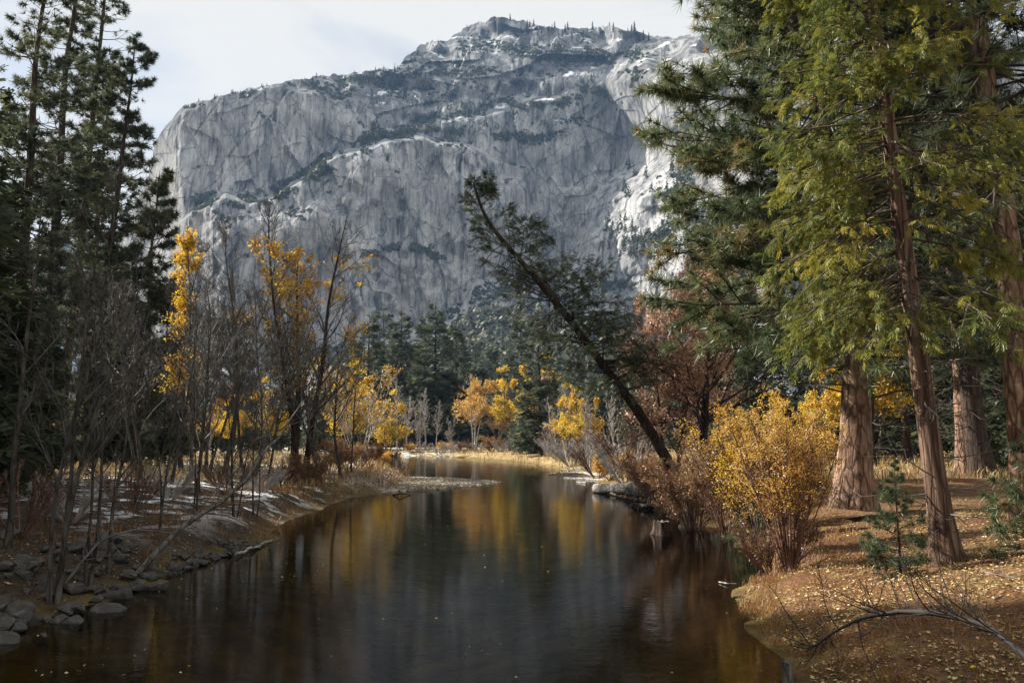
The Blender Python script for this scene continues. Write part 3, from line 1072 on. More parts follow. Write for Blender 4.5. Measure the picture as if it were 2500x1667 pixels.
def conifer(rng, H, r0, crown0, Lmax, profile, nb, per2, per3, tmpl, leaf, tint_mu=0.45, elev=(0.1, -0.35), trop=(0.35, 0.5),
            r_br=0.05, r_tw=0.012, path=None, lean=(0, 0), flare=0.4, sides=12, clump=0.5, dead=0, keep=None, r_top=0.1, az=None, leafup=0.4, base_bias=0.9):
    """Returns dict of mesh builders trunk, branches, foliage."""
    tb, P = trunk_mesh(rng, H, r0, lean, sides=sides, path=path, flare=flare, r_top=r_top)
    n = nb
    s = 1 - (1 - rng.random(n)) ** base_bias       # 0 crown base .. 1 top
    t = crown0 + (0.995 - crown0) * s
    st, tan = along(P[None], np.zeros(n, int), t)
    a = rng.uniform(0, 2 * np.pi, n) if az is None else az(rng, n)
    hor = np.stack([np.cos(a), np.sin(a), np.zeros(n)], -1)
    el = elev[1] + (elev[0] - elev[1]) * s + rng.normal(0, 0.12, n)
    d = norm(hor + np.tan(el)[:, None] * UP)
    L = Lmax * profile(s) * rng.uniform(0.62, 1.12, n)
    if keep is not None:
        k_ = keep(rng, s, a, L)
        st, d, L, s, a, n = st[k_], d[k_], L[k_], s[k_], a[k_], int(k_.sum())
    tr = trop[1] + (trop[0] - trop[1]) * s
    B1 = grow(rng, st, d, L, 6, tr, 0.07)
    br = MB()
    rb = np.maximum(r_br * (L / Lmax), r_tw * 1.5)
    tube(br, B1, taper(n, 7, rb, rb * 0.25), 4)
    s2, d2, i2, t2 = sprout(rng, B1, per2, 0.22, 1.0, 0.45, 1.0, flat=0.72)
    L2 = (0.40 * L[i2] * (1.15 - t2) + 0.10 * L[i2] + 0.15 * leaf)
    B2 = grow(rng, s2, d2, L2, 3, tr[i2] * 0.7 - 0.1, 0.12)
    ribbon(br, B2, np.maximum(rb[i2] * 0.4, r_tw) * 0.85, rng)
    fo = MB()
    ct = rng.normal(0, 0.16, n)
    if per3 > 0:
        s3, d3, i3, t3 = sprout(rng, B2, per3, 0.25, 1.0, 0.3, 0.9, flat=0.5)
        j = i2[i3]
    else:
        s3, d3, i3 = B2[:, -1], norm(B2[:, -1] - B2[:, -2]), np.arange(len(B2))
        j = i2
    e3 = B2[:, -1]
    pos = np.concatenate([s3, e3])
    dd = np.concatenate([d3, norm(e3 - B2[:, -2])])
    jj = np.concatenate([j, i2])
    if clump > 0:
        v = vnoise(pos[:, 0] / (clump * 2.5), pos[:, 1] / (clump * 2.5), pos[:, 2] / (clump * 2.0), seed=3)
        k_ = v > -0.35 + rng.normal(0, 0.25, len(pos))
        pos, dd, jj = pos[k_], dd[k_], jj[k_]
    tint = np.clip(tint_mu + ct[jj] + rng.normal(0, 0.15, len(pos)), 0, 0.93)
    tint = np.where(rng.random(len(pos)) < 0.006, 1.0, tint)
    scatter(fo, tmpl[0], tmpl[1], pos, norm(dd + leafup * UP * rng.uniform(-0.4, 1.0, (len(pos), 1)) + rng.normal(0, 0.2, dd.shape)), UP + rng.normal(0, 0.5, dd.shape), leaf * rng.uniform(0.75, 1.2, len(pos)) * (0.55 + 0.45 * np.clip(L[jj] / Lmax, 0, 1)), tint)
    db = MB()
    if dead:
        a = rng.uniform(0, 2 * np.pi, dead)
        st, tan = along(P[None], np.zeros(dead, int), rng.uniform(crown0 * 0.12, crown0 * 1.3, dead))
        d = norm(np.stack([np.cos(a), np.sin(a), rng.uniform(-0.5, 0.25, dead)], -1))
        D1 = grow(rng, st, d, rng.uniform(0.3, 1.0, dead) * Lmax * 0.7, 6, rng.uniform(-0.3, 0.7, dead), 0.10)
        tube(db, D1, taper(dead, 7, r_br * 0.55, r_tw * 0.5), 4)
        a2, b2, c2, _ = sprout(rng, D1, 5, 0.3, 1.0, 0.4, 1.1)
        D2 = grow(rng, a2, b2, rng.uniform(0.08, 0.3, len(a2)) * Lmax, 3, 0.1, 0.2)
        ribbon(db, D2, r_tw * 0.8, rng)
    return dict(trunk=tb, branches=br, foliage=fo, path=P, dead=db)


def link_tree(name, label, cat, loc, parts, bark, twig, leafm, group=None, rotz=0.0):
    t = thing(name, label, cat, loc, rotz, group)
    parts['trunk'].build("trunk", bark, t, smooth=True)
    if parts.get('branches') is not None and parts['branches'].n:
        parts['branches'].build("branches", twig, t)
    if parts.get('dead') is not None and parts['dead'].n:
        parts['dead'].build("dead_branches", T_GREY if twig is T_BROWN else twig, t)
    if parts.get('foliage') is not None and parts['foliage'].n:
        parts['foliage'].build("crown", leafm, t)
    return t


def broadleaf(rng, H, r0, stems, n1, n2, n3, n4=0, spread=(0.5, 0.9), L1=0.34, t0=0.22, trop=0.5, r_tw=0.006, leaf=0.0, per_leaf=0, lean=0.08, leaf_keep=None,
              tint_mu=0.5, wob=0.08, template=None, stem_spread=0.12, sides=8, droop3=0.1, lean_dir=None):
    """Deciduous tree or shrub of one or more stems; leaves optional."""
    tb, br, fo = MB(), MB(), MB()
    a = rng.uniform(0, 2 * np.pi, stems)
    off = np.stack([np.cos(a), np.sin(a), np.zeros(stems)], -1) * r0 * (1.6 if stems > 1 else 0)
    d = norm(np.stack([np.cos(a), np.sin(a), np.zeros(stems)], -1) * (stem_spread if stems > 1 else lean) + UP)
    if lean_dir is not None:
        d = norm(d + np.array(lean_dir))
    Hs = H * rng.uniform(0.78, 1.0, stems)
    if stems == 1:
        Hs[:] = H
    S = grow(rng, off - np.array([0, 0, 0.2]), d, Hs, 12, 0.12, 0.045)
    Rs = r0 * np.where(stems > 1, rng.uniform(0.6, 1.0, stems), 1.0)
    RS = taper(stems, 13, Rs, r_tw * 2.0, 0.9)
    RS[:, 0] *= 1.35
    tube(tb, S, RS, sides)
    s1, d1, i1, t1 = sprout(rng, S, n1, t0, 0.98, spread[0], spread[1])
    le = L1 * Hs[i1] * (1.15 - t1) * rng.uniform(0.6, 1.2, len(i1)) + 0.05 * H
    B1 = grow(rng, s1, d1, le, 6, trop, wob)
    rb = np.maximum(Rs[i1] * 0.42 * (1 - t1) + r_tw * 1.5, r_tw * 1.6)
    tube(br, B1, taper(len(B1), 7, rb, r_tw * 1.2), 4)
    s2, d2, i2, t2 = sprout(rng, B1, n2, 0.2, 1.0, 0.4, 0.95)
    B2 = grow(rng, s2, d2, le[i2] * (0.62 - 0.35 * t2) * rng.uniform(0.6, 1.2, len(i2)), 4, trop * 0.7, wob * 1.4)
    tube(br, B2, taper(len(B2), 5, np.maximum(rb[i2] * 0.4, r_tw * 1.1), r_tw * 0.8), 3)
    s3, d3, i3, t3 = sprout(rng, B2, n3, 0.2, 1.0, 0.4, 1.0)
    B3 = grow(rng, s3, d3, le[i2][i3] * 0.22 * rng.uniform(0.5, 1.3, len(i3)), 2, droop3, wob * 1.6)
    ribbon(br, B3, r_tw * 0.95, rng)
    last = B3
    if n4:
        s4, d4, i4, t4 = sprout(rng, B3, n4, 0.2, 1.0, 0.4, 1.0)
        B4 = grow(rng, s4, d4, le[i2][i3][i4] * 0.10 * rng.uniform(0.5, 1.3, len(i4)), 2, droop3, 0.15)
        ribbon(br, B4, r_tw * 0.7, rng)
        last = B4
    if leaf > 0 and per_leaf > 0:
        idx = np.repeat(np.arange(len(last)), per_leaf)
        pos, tan = along(last, idx, rng.uniform(0.1, 1.0, len(idx)))
        pos = pos + rng.normal(0, leaf * 0.6, pos.shape)
        if leaf_keep is not None:
            k_ = leaf_keep(rng, pos)
            pos, tan = pos[k_], tan[k_]
        cl = vnoise(pos[:, 0] / 0.9, pos[:, 1] / 0.9, pos[:, 2] / 0.9, seed=5)
        tint = np.clip(tint_mu + 0.25 * cl + rng.normal(0, 0.18, len(pos)), 0, 1)
        dd = norm(rng.normal(0, 1, pos.shape) + 0.5 * tan - 0.35 * UP)
        tm = template if template is not None else (LEAF_V, LEAF_F)
        scatter(fo, tm[0], tm[1], pos, dd, rng.normal(0, 1, pos.shape), leaf * rng.uniform(0.7, 1.25, len(pos)), tint)
    return dict(trunk=tb, branches=br, foliage=fo)


def RNG(s):
    return np.random.default_rng(s)
# ------------------------------------------------------------------ wooded hill in front of the cliff, cliff vegetation
hu = np.arange(820, 1820, 5.0)
htop = pl([(820, 1010), (960, 930), (1060, 830), (1130, 775), (1200, 752), (1290, 744), (1400, 765), (1500, 800), (1640, 860), (1820, 960)], hu) + 7 * fbm(hu / 26.0, hu * 0, octaves=4, seed=101)
HV = 1085 + (htop[None, :] - 1085) * np.linspace(0, 1, 70)[:, None]
HU = np.broadcast_to(hu, HV.shape)
HY = 420 + (1085 - HV) * 0.62 + 12 * fbm(HU / 40.0, HV / 30.0, octaves=4, seed=103)
HP = at(HU, HV, HY)
HP2 = np.concatenate([HP, [HP[-1] + np.array([0, 60, -8.0])], [HP[-1] + np.array([0, 160, -60.0])]])
M_HILL = twig_mat("hill_soil", (0.05, 0.045, 0.03), (0.11, 0.10, 0.07))
hill = MB().add(HP2, grid_faces(HP2.shape[0], HP2.shape[1])).build("wooded_hill", M_HILL, smooth=True)
tag(hill, "bushy talus hill in front of the cliff", None, kind="structure")

BLOB_T = []
for sd in range(3):
    r_ = RNG(200 + sd)
    V, F = [], []
    for i in range(12):
        p = norm(r_.normal(0, 1, 3)) * r_.uniform(0.55, 1.0) * np.array([1, 1, 0.8])
        p[2] = abs(p[2])
        nrm = norm(p + r_.normal(0, 0.35, 3))
        a_ = perp(nrm[None])[0]
        b_ = np.cross(nrm, a_)
        s_ = r_.uniform(0.42, 0.68)
        k0 = len(V)
        V += [p + a_ * s_, p + (-0.5 * a_ + 0.87 * b_) * s_, p + (-0.5 * a_ - 0.87 * b_) * s_]
        F.append([k0, k0 + 1, k0 + 2])
    BLOB_T.append((np.array(V), np.array(F)))


def blobs(mb, rng, pos, size, tint_mu=0.4, stretch=1.0):
    n_ = len(pos)
    k = rng.integers(0, 3, n_)
    a = rng.uniform(0, 2 * np.pi, n_)
    d = np.stack([np.cos(a), np.sin(a), np.zeros(n_)], -1)
    for q in range(3):
        m_ = k == q
        tv = BLOB_T[q][0] * np.array([1, 1, stretch])
        scatter(mb, tv, BLOB_T[q][1], pos[m_], d[m_], np.broadcast_to(UP, d[m_].shape), np.broadcast_to(size, (n_,))[m_], np.clip(tint_mu + rng.normal(0, 0.22, m_.sum()), 0, 1))


def cone_trees(mb, rng, pos, h, tint_mu=0.35):
    """Tiny far conifers, each a spire of ragged tiers."""
    for k in range(9):
        f = k / 9.0
        n_ = len(pos)
        for q in range(4):
            a = rng.uniform(0, 2 * np.pi, n_)
            d = np.stack([np.cos(a), np.sin(a), np.full(n_, -0.45)], -1)
            p = pos + UP * (h * (0.12 + 0.86 * f))[:, None]
            tv = np.array([[0, 0, 0.25], [0.6, 0.33, -0.05], [1.0, 0, -0.15], [0.6, -0.33, -0.05]])
            scatter(mb, tv, LEAF_F, p, d, np.broadcast_to(UP, d.shape), h * (0.24 * (1 - f) + 0.03) * rng.uniform(0.6, 1.2, n_), np.clip(tint_mu + rng.normal(0, 0.15, n_), 0, 1))


rg = RNG(11)
hb = MB()
n_ = 4200
hi_, hj_ = (rg.random(n_) ** 0.8 * 69.9).astype(int), (rg.random(n_) * (len(hu) - 1)).astype(int)
blobs(hb, rg, HP[hi_, hj_], rg.uniform(2.0, 4.6, n_), 0.55)
n_ = 420
hi_, hj_ = (rg.random(n_) * 50).astype(int), (rg.random(n_) * (len(hu) - 1)).astype(int)
cone_trees(hb, rg, HP[hi_, hj_], rg.uniform(10, 20, n_))
tag(hb.build("hillside_brush", M_BRUSH_PALE), "grey green brush covering the talus hill", "brush", kind="stuff")

# brush on the cliff's ledges
cb = MB()
LEDGES = [([(395, 580), (470, 512), (535, 470), (600, 488), (680, 460), (765, 408), (829, 357), (904, 338), (1000, 328)], 1500, 13, 4.4),
          ([(480, 500), (530, 470), (570, 480), (600, 510)], 500, 22, 4.0),
          ([(640, 500), (720, 455), (800, 410)], 500, 16, 4.0),
          ([(880, 350), (950, 320), (1040, 330), (1130, 320), (1220, 330), (1330, 340)], 1300, 22, 4.6),
          ([(1010, 300), (1120, 270), (1250, 250), (1360, 260), (1480, 225), (1560, 180)], 1500, 22, 4.4),
          ([(1060, 120), (1200, 110), (1330, 130), (1450, 140), (1560, 130)], 1300, 30, 4.2),
          ([(700, 215), (850, 195), (960, 190), (1080, 175), (1200, 170)], 800, 16, 3.6),
          ([(1500, 250), (1420, 290), (1340, 330)], 500, 20, 4.2),
          ([(900, 625), (960, 605), (1030, 610), (1090, 650)], 800, 14, 4.4),
          ([(1560, 610), (1620, 560), (1700, 540), (1800, 500)], 900, 30, 4.6),
          ([(1600, 480), (1680, 420), (1760, 380)], 500, 30, 4.4),
          ([(1430, 690), (1500, 700), (1560, 690)], 400, 22, 4.2),
          ([(410, 690), (450, 665), (480, 655)], 200, 8, 3.6)]
for pts, cnt, wid, sz in LEDGES:
    cnt, wid = int(cnt * 0.65), wid * 0.62
    pts = np.array(pts, float)
    s_ = rg.uniform(0, len(pts) - 1.001, cnt)
    i_ = s_.astype(int)
    q = pts[i_] * (1 - (s_ - i_))[:, None] + pts[i_ + 1] * (s_ - i_)[:, None]
    q = q + rg.normal(0, wid * 0.75, (cnt, 2)) * np.array([1.3, 0.7])
    p, nn = cliff_at(q[:, 0], q[:, 1])
    ok = fbm(q[:, 0] / 38, q[:, 1] / 24, octaves=3, seed=111) > -0.02
    blobs(cb, rg, p[ok], sz * rg.uniform(0.5, 1.15, ok.sum()), 0.45)
# talus foot and everything that lies back
n_ = 60000
q = np.stack([rg.uniform(330, 2000, n_), rg.uniform(60, 900, n_)], -1)
sil_q = pl(SIL, q[:, 0])
q = q[q[:, 1] > sil_q + 4]
p, nn = cliff_at(q[:, 0], q[:, 1])
dens = fbm(q[:, 0] / 60, q[:, 1] / 45, octaves=4, seed=113)
low = q[:, 1] > pl(APRON, q[:, 0]) + 4
up_ = q[:, 1] < pl(RIM, q[:, 0])
ok = (low & (dens > -0.35) & (rg.random(len(q)) < 0.45)) | (up_ & (nn[:, 2] > 0.42) & (dens > 0.22) & (rg.random(len(q)) < 0.45)) | ((nn[:, 2] > 0.66) & (dens > 0.24) & (rg.random(len(q)) < 0.4))
ok &= ~((q[:, 0] > 1450) & (q[:, 1] < 560) & (q[:, 0] < 1760))
blobs(cb, rg, p[ok], rg.uniform(2.0, 4.6, ok.sum()), 0.42)
tag(cb.build("ledge_brush", M_BUSH), "dark brush growing along the granite ledges", "brush", kind="stuff")
# far wood below the cliff and low on its benches: too many to count
ft = MB()
q = np.stack([rg.uniform(1480, 1800, 260), rg.uniform(400, 640, 260)], -1)
q = q[fbm(q[:, 0] / 50, q[:, 1] / 50, octaves=2, seed=117) > 0.0]
p, _ = cliff_at(q[:, 0], q[:, 1])
cone_trees(ft, rg, p, rg.uniform(12, 24, len(p)))
q = np.stack([rg.uniform(930, 1480, 420), rg.uniform(120, 330, 420)], -1)
q = q[(fbm(q[:, 0] / 60, q[:, 1] / 40, octaves=2, seed=119) > 0.12) & (q[:, 1] > pl(SIL, q[:, 0]) + 10)]
p, _ = cliff_at(q[:, 0], q[:, 1])
cone_trees(ft, rg, p, rg.uniform(9, 20, len(p)))
n_ = 260
p = at(rg.uniform(820, 1700, n_), 1085, rg.uniform(300, 430, n_))
p[:, 2] = 1.0
cone_trees(ft, rg, p, rg.uniform(14, 30, n_))
n_ = 500
p = at(rg.uniform(-300, 2900, n_), 1085, rg.uniform(330, 800, n_))
p[:, 2] = 1.0
cone_trees(ft, rg, p, rg.uniform(14, 32, n_))
tag(ft.build("far_conifer_wood", M_BUSH), "far conifer wood massed along the foot and benches of the cliff", "wood", kind="stuff")

# skyline pines one can tell apart
def ridge_proto(seed):
    r_ = RNG(seed)
    h = 20.0
    tb, P = trunk_mesh(r_, h, 0.35, sides=5, rings=8, flare=0.1)
    mb = MB()
    for k in range(34):
        f = 0.18 + 0.8 * k / 34
        n1 = 5
        a = r_.uniform(0, 2 * np.pi, n1)
        d = np.stack([np.cos(a), np.sin(a), r_.uniform(-0.5, 0.1, n1)], -1)
        p = np.repeat(np.array([[0, 0, h * f]]), n1, 0)
        scatter(mb, FIR_V, FIR_F, p, d, np.broadcast_to(UP, d.shape), (4.2 * (1 - f) ** 0.7 + 0.5) * r_.uniform(0.4, 1.15, n1), np.clip(0.35 + r_.normal(0, 0.15, n1), 0, 1))
    return tb, mb


RID = []
for sd in (1, 2, 3):
    tb, mb = ridge_proto(sd)
    RID.append((tb.mesh("ridge_pine_trunk", B_DARK), mb.mesh("ridge_pine_crown", M_BUSH)))
rlist = [(u_, 0.55 + 0.6 * rg.random()) for u_ in (1243, 1262, 1284, 1292, 1301, 1311, 1322, 1336, 1345, 1352, 1362, 1371, 1379, 1386, 1393, 1411, 1423, 1433, 1446, 1463, 1470, 1488, 1495, 1504, 1522, 1531, 1540, 1549, 1562, 1571, 1582)]
rlist += [(u_, 0.28 + 0.3 * rg.random()) for u_ in np.sort(np.concatenate([rg.uniform(480, 965, 34), rg.uniform(1000, 1240, 10)]))]
for k, (u_, sc_) in enumerate(rlist):
    j_ = int(np.searchsorted(cu, u_))
    row = CNV - 2 - (k * 7 % 9 if u_ > 1240 else k % 3)
    p = CP[row, j_]
    summit = u_ > 1240
    t_ = thing("ridge_pine", "dark pine standing on the snowy summit skyline of the cliff" if summit else "tiny pine on the long left rim of the cliff", "tree", (p[0], p[1] + 2, p[2] - 1.5), rg.uniform(0, 6.28),
               "pines on the summit skyline" if summit else "small pines on the left rim")
    t_.scale = (sc_ * 0.85, sc_ * 0.85, sc_)
    for nm, me in (("trunk", RID[k % 3][0]), ("crown", RID[k % 3][1])):
        o = bpy.data.objects.new(nm, me)
        COL.objects.link(o)
        o.parent = t_
# ------------------------------------------------------------------ conifers
PROF_PINE = lambda s: 0.30 + 0.75 * (1 - s) ** 0.7 * np.clip(0.45 + 2.2 * s, 0, 1)
PROF_FIR = lambda s: 0.06 + 0.98 * (1 - s) ** 0.85
PROF_CEDAR = lambda s: 0.16 + 0.9 * (1 - s) ** 0.8 * np.clip(0.6 + 1.5 * s, 0, 1)


def path_px(pts, y, base):
    """Trunk line traced at distance y, in the tree's own coordinates."""
    P = np.array([at(a, b, y) for a, b in pts])
    return P - np.array(base)


# --- the tall left pines
left_pines = [
    # px, dist, height, r0, lean x, crown0, Lmax, nb, label
    (70, 62, 47, 0.52, 1.0, 0.22, 4.6, 150, "tall dark pine with straight trunk, second from the left edge"),
    (140, 70, 52, 0.48, 1.6, 0.25, 4.3, 150, "tallest dark pine of the left stand, its top out of view"),
    (208, 66, 36.5, 0.46, 2.4, 0.25, 4.2, 130, "tall pine leaning slightly right against the pale sky"),
    (330, 58, 22.5, 0.28, 0.7, 0.18, 2.9, 120, "slender sparse pine in front of the cliff's bright left edge"),
    (0, 56, 42, 0.50, 0.6, 0.25, 4.6, 140, "dark pine cut by the left edge of the view"),
    (182, 84, 43, 0.42, 1.4, 0.25, 4.2, 120, "dark pine standing behind the two tall left pines"),
]
for k, (px_, y_, h_, r_, lx, c0, lm, nb, lab) in enumerate(left_pines):
    g = RNG(300 + k)
    b_ = spot(px_, y_)
    parts = conifer(g, h_, r_, c0, lm, PROF_PINE, int(nb * 1.05), 7, 4, (PINEM_V, PINEM_F), 0.64, 0.48, elev=(0.35, -0.30), trop=(0.3, 0.45), r_br=0.07, r_tw=0.016, lean=(lx, 0), clump=0.9, dead=16)
    link_tree("pine_tree", lab, "tree", b_, parts, B_DARK, T_DARK, M_PINE_DARK, "tall dark pines of the left stand")

# --- shared forest conifers
def fir_proto(seed, H, Lmax, nb, leaf, c0=0.06):
    return conifer(RNG(seed), H, 0.011 * H, c0, Lmax, PROF_FIR, nb, 8, 2, (FIR_V, FIR_F), leaf, 0.42, base_bias=0.55, elev=(0.5, -0.25), trop=(0.2, 0.25), r_br=0.06, r_tw=0.02, clump=1.1, flare=0.2, sides=8, leafup=0.1)


FIRS = []
for k, (h_, lm, nb, lf) in enumerate([(34, 5.6, 340, 1.12), (34, 4.6, 310, 1.05), (30, 5.2, 310, 1.12)]):
    pr = fir_proto(400 + k, h_, lm, nb, lf)
    FIRS.append((h_, pr['trunk'].mesh("fir_trunk", B_DARK, True), pr['branches'].mesh("fir_branches", T_DARK), pr['foliage']))
FIR_CROWN = [f[3].mesh("fir_crown", M_FIR) for f in FIRS]


def place_fir(px_, y_, h_, k, lab, group=None, dark=False, wide=1.0, name="fir_tree", rot=None):
    H0, mt, mbr, _ = FIRS[k]
    t_ = thing(name, lab, "tree", spot(px_, y_), rot if rot is not None else (px_ * 0.37) % 6.28, group)
    s_ = h_ / H0
    t_.scale = (s_ * wide, s_ * wide, s_)
    for nm, me in (("trunk", mt), ("branches", mbr), ("crown", FIR_CROWN[k])):
        o = bpy.data.objects.new(nm, me)
        COL.objects.link(o)
        o.parent = t_
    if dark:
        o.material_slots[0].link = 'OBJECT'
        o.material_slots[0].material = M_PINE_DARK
    return t_


def h_for(py_, y_, gz_=1.0):
    return float(at(1250, py_, y_)[2]) - gz_


far_firs = [(891, 758, 190, 1, "grey green fir, leftmost of the row behind the bend"),
            (932, 752, 205, 2, "fir with narrow top, second from the left behind the bend"),
            (974, 747, 195, 0, "full fir, third from the left behind the white bare trees"),
            (1062, 731, 185, 0, "broadest and tallest fir in the middle of the far row"),
            (1036, 762, 215, 1, "fir half hidden behind the left side of the broadest far fir"),
            (1118, 774, 200, 1, "slim fir just right of the broadest far fir"),
            (1160, 822, 225, 2, "low fir above the orange leaved tree"),
            (1198, 828, 235, 1, "dark low fir under the bushy talus hill"),
            (1238, 836, 215, 2, "low fir behind the bright yellow tree"),
            (1272, 776, 190, 0, "tall fir behind the bright yellow tree"),
            (1322, 742, 120, 1, "near fir on the far bank left of the leaning cedar"),
            (1300, 905, 130, 2, "small fir beside the bright yellow tree's right side"),
            (1400, 830, 170, 0, "fir showing behind the leaning cedar's crown"),
            (1478, 800, 180, 2, "fir right of the leaning cedar's middle trunk"),
            (1005, 850, 240, 2, "low dark fir between the third and the broadest far fir"),
            (860, 800, 170, 1, "fir behind the yellow trees of the left point"),
            (820, 850, 150, 2, "short fir at the left end of the far row"),
            (1560, 850, 150, 1, "fir behind the brown leaved oak"),
            (1660, 800, 130, 0, "fir behind the dark oak trunk on the right")]
for px_, py_, y_, k, lab in far_firs:
    place_fir(px_, y_, h_for(py_, y_), k, lab, "firs beyond the river bend", wide=1.45)

left_firs = [(95, 54, 17, 1, "dark fir between the two leftmost pine trunks"),
             (255, 62, 19, 0, "dark fir beside the right leaning pine's foot"), (290, 75, 16, 1, "dark fir left of the slender sparse pine"), (395, 66, 14, 2, "fir at the foot of the cliff's bright slabs"),
             (440, 95, 17, 0, "dark fir behind the yellow column cottonwood"), (520, 105, 19, 1, "dark fir behind the bare trees of the left meadow"), (590, 115, 20, 2, "fir behind the meadow between bare trunks"),
             (655, 120, 19, 0, "fir behind the meadow left of the big cottonwood"), (770, 130, 18, 1, "fir showing right of the big cottonwood trunks"), (350, 100, 20, 2, "fir behind the slender sparse pine"),
             (60, 90, 26, 2, "tall fir deep in the left stand"), (220, 100, 25, 1, "tall fir deep behind the right leaning pine"),
             (705, 140, 17, 2, "far fir behind the big cottonwood")]
for px_, y_, h_, k, lab in left_firs:
    place_fir(px_, y_, h_, k, lab, "dark firs of the left bank", dark=True, wide=0.85)

# the stand goes on unseen at left; its firs added to shade the banks
off_firs = [(-24, 26.5, 33), (-22, 17, 27), (-24, 14, 17), (-31, 19, 22), (-22, 22, 15), (-37, 26, 26), (-29, 30, 23), (-26, 37, 20), (-42, 34, 27), (-46, 16, 25), (-34, 9, 22), (-27, 4, 18), (-36, 44, 25), (-52, 27, 28), (-58, 42, 28), (-44, 52, 26), (-17, 9, 13), (-19, 17, 14), (-15, 3, 14), (-20, 27, 17), (-22, 32, 18)]
for k, (x_, y_, h_) in enumerate(off_firs):
    t_ = place_fir(-100, 40, h_, k % 3, "unseen dark fir left of the view, placed for its shade", "unseen shade firs left of the view", dark=True, wide=1.1, rot=k * 1.1)
    t_.location = (x_, y_, gz(x_, y_))

right_firs = [(2010, 75, 26, 1, "dark fir behind the big ponderosa's left side"), (2130, 85, 28, 0, "dark fir deep behind the big ponderosa"), (2290, 70, 24, 2, "dark fir behind the slanting cedar"), (2450, 60, 22, 1, "dark fir at the right edge behind the trunks"),
              (1880, 80, 24, 2, "dark fir behind the big ponderosa's branches"), (1790, 95, 23, 0, "dark fir behind the oak's right side"), (2540, 48, 24, 0, "dark fir cut by the right edge"), (2370, 95, 28, 1, "dark fir deep between the right trunks"),
              (2220, 120, 30, 2, "far dark fir behind the sunny right meadow"), (2070, 130, 30, 0, "far dark fir left of the sunny right meadow"), (2440, 130, 30, 2, "far dark fir at the right end of the meadow")]
for px_, y_, h_, k, lab in right_firs:
    place_fir(px_, y_, h_, k, lab, "dark firs of the right bank", dark=True)

# --- big ponderosa of the right bank
B1 = spot(2081, 27.0, 1240)
pth = path_px([(2081, 1242), (2090, 1000), (2092, 800), (2075, 600), (2040, 400), (2000, 200), (1962, 0), (1930, -200), (1900, -400)], 27.0, B1)
g = RNG(501)
def az_left(rng, n):
    a = rng.uniform(0, 2 * np.pi, n)
    b = rng.normal(np.pi + 0.25, 0.75, n)
    return np.where(rng.random(n) < 0.62, b, a)
H1 = float(pth[-1, 2])
parts = conifer(g, H1, 0.50, 0.20, 6.3, lambda s: 0.45 + 0.6 * (1 - s) ** 0.5, 190, 10, 9, (PINE_V, PINE_F), 0.48, 0.60, elev=(0.15, -0.35), trop=(0.25, 0.30), r_br=0.065, r_tw=0.006, path=pth, flare=0.6, sides=26, clump=0.7, dead=14, az=az_left, r_top=0.35, keep=lambda r, s, a, L: (np.cos(a) > -0.3) | (s > 0.12) | (L < 4.4))
link_tree("ponderosa_pine", "big ponderosa with sunlit plated trunk and long drooping branches over the water", "tree", B1, parts, B_PONDEROSA, T_DARK, M_PINE)

# --- slanting cedar with yellow green sprays
B2 = spot(2310, 17.4, 1330)
pth = path_px([(2310, 1335), (2275, 1100), (2233, 800), (2213, 650), (2180, 407), (2164, 260), (2134, 43), (2110, -150), (2085, -350)], 17.4, B2)
pth[0, 2] = -0.2
g = RNG(502)
def az_cedar(rng, n):
    a = rng.uniform(0, 2 * np.pi, n)
    b = rng.normal(np.pi, 0.8, n)
    return np.where(rng.random(n) < 0.45, b, a)
parts = conifer(g, float(pth[-1, 2]), 0.235, 0.30, 2.9, lambda s: 0.55 + 0.55 * (1 - s) ** 0.6, 175, 11, 8, (CEDAR_V, CEDAR_F), 0.26, 0.50, elev=(0.1, -0.25), trop=(-0.1, -0.35), r_br=0.035, r_tw=0.006, path=pth, flare=0.8, sides=24, clump=0.45, dead=60, az=az_cedar, r_top=0.42, leafup=-0.9)
link_tree("incense_cedar", "slanting cedar with yellow green sprays and bare lower twigs on the right bank", "tree", B2, parts, B_CEDAR, T_BROWN, M_CEDAR)

# --- ponderosa at the right edge
B3 = spot(2512, 22.0, 1264)
pth = path_px([(2512, 1268), (2500, 1100), (2478, 813), (2467, 650), (2437, 434), (2413, 271), (2380, 0), (2350, -250), (2325, -500)], 22.0, B3)
g = RNG(503)
parts = conifer(g, float(pth[-1, 2]), 0.40, 0.50, 4.6, lambda s: 0.5 + 0.5 * (1 - s) ** 0.5, 100, 9, 6, (PINE_V, PINE_F), 0.44, 0.40, elev=(0.2, -0.25), trop=(0.2, 0.3), r_br=0.06, r_tw=0.008, path=pth, flare=0.3, sides=24, clump=0.7, dead=12, r_top=0.5)
link_tree("ponderosa_pine", "ponderosa with orange plated trunk at the right edge of the view", "tree", B3, parts, B_PONDEROSA, T_DARK, M_PINE_DARK)

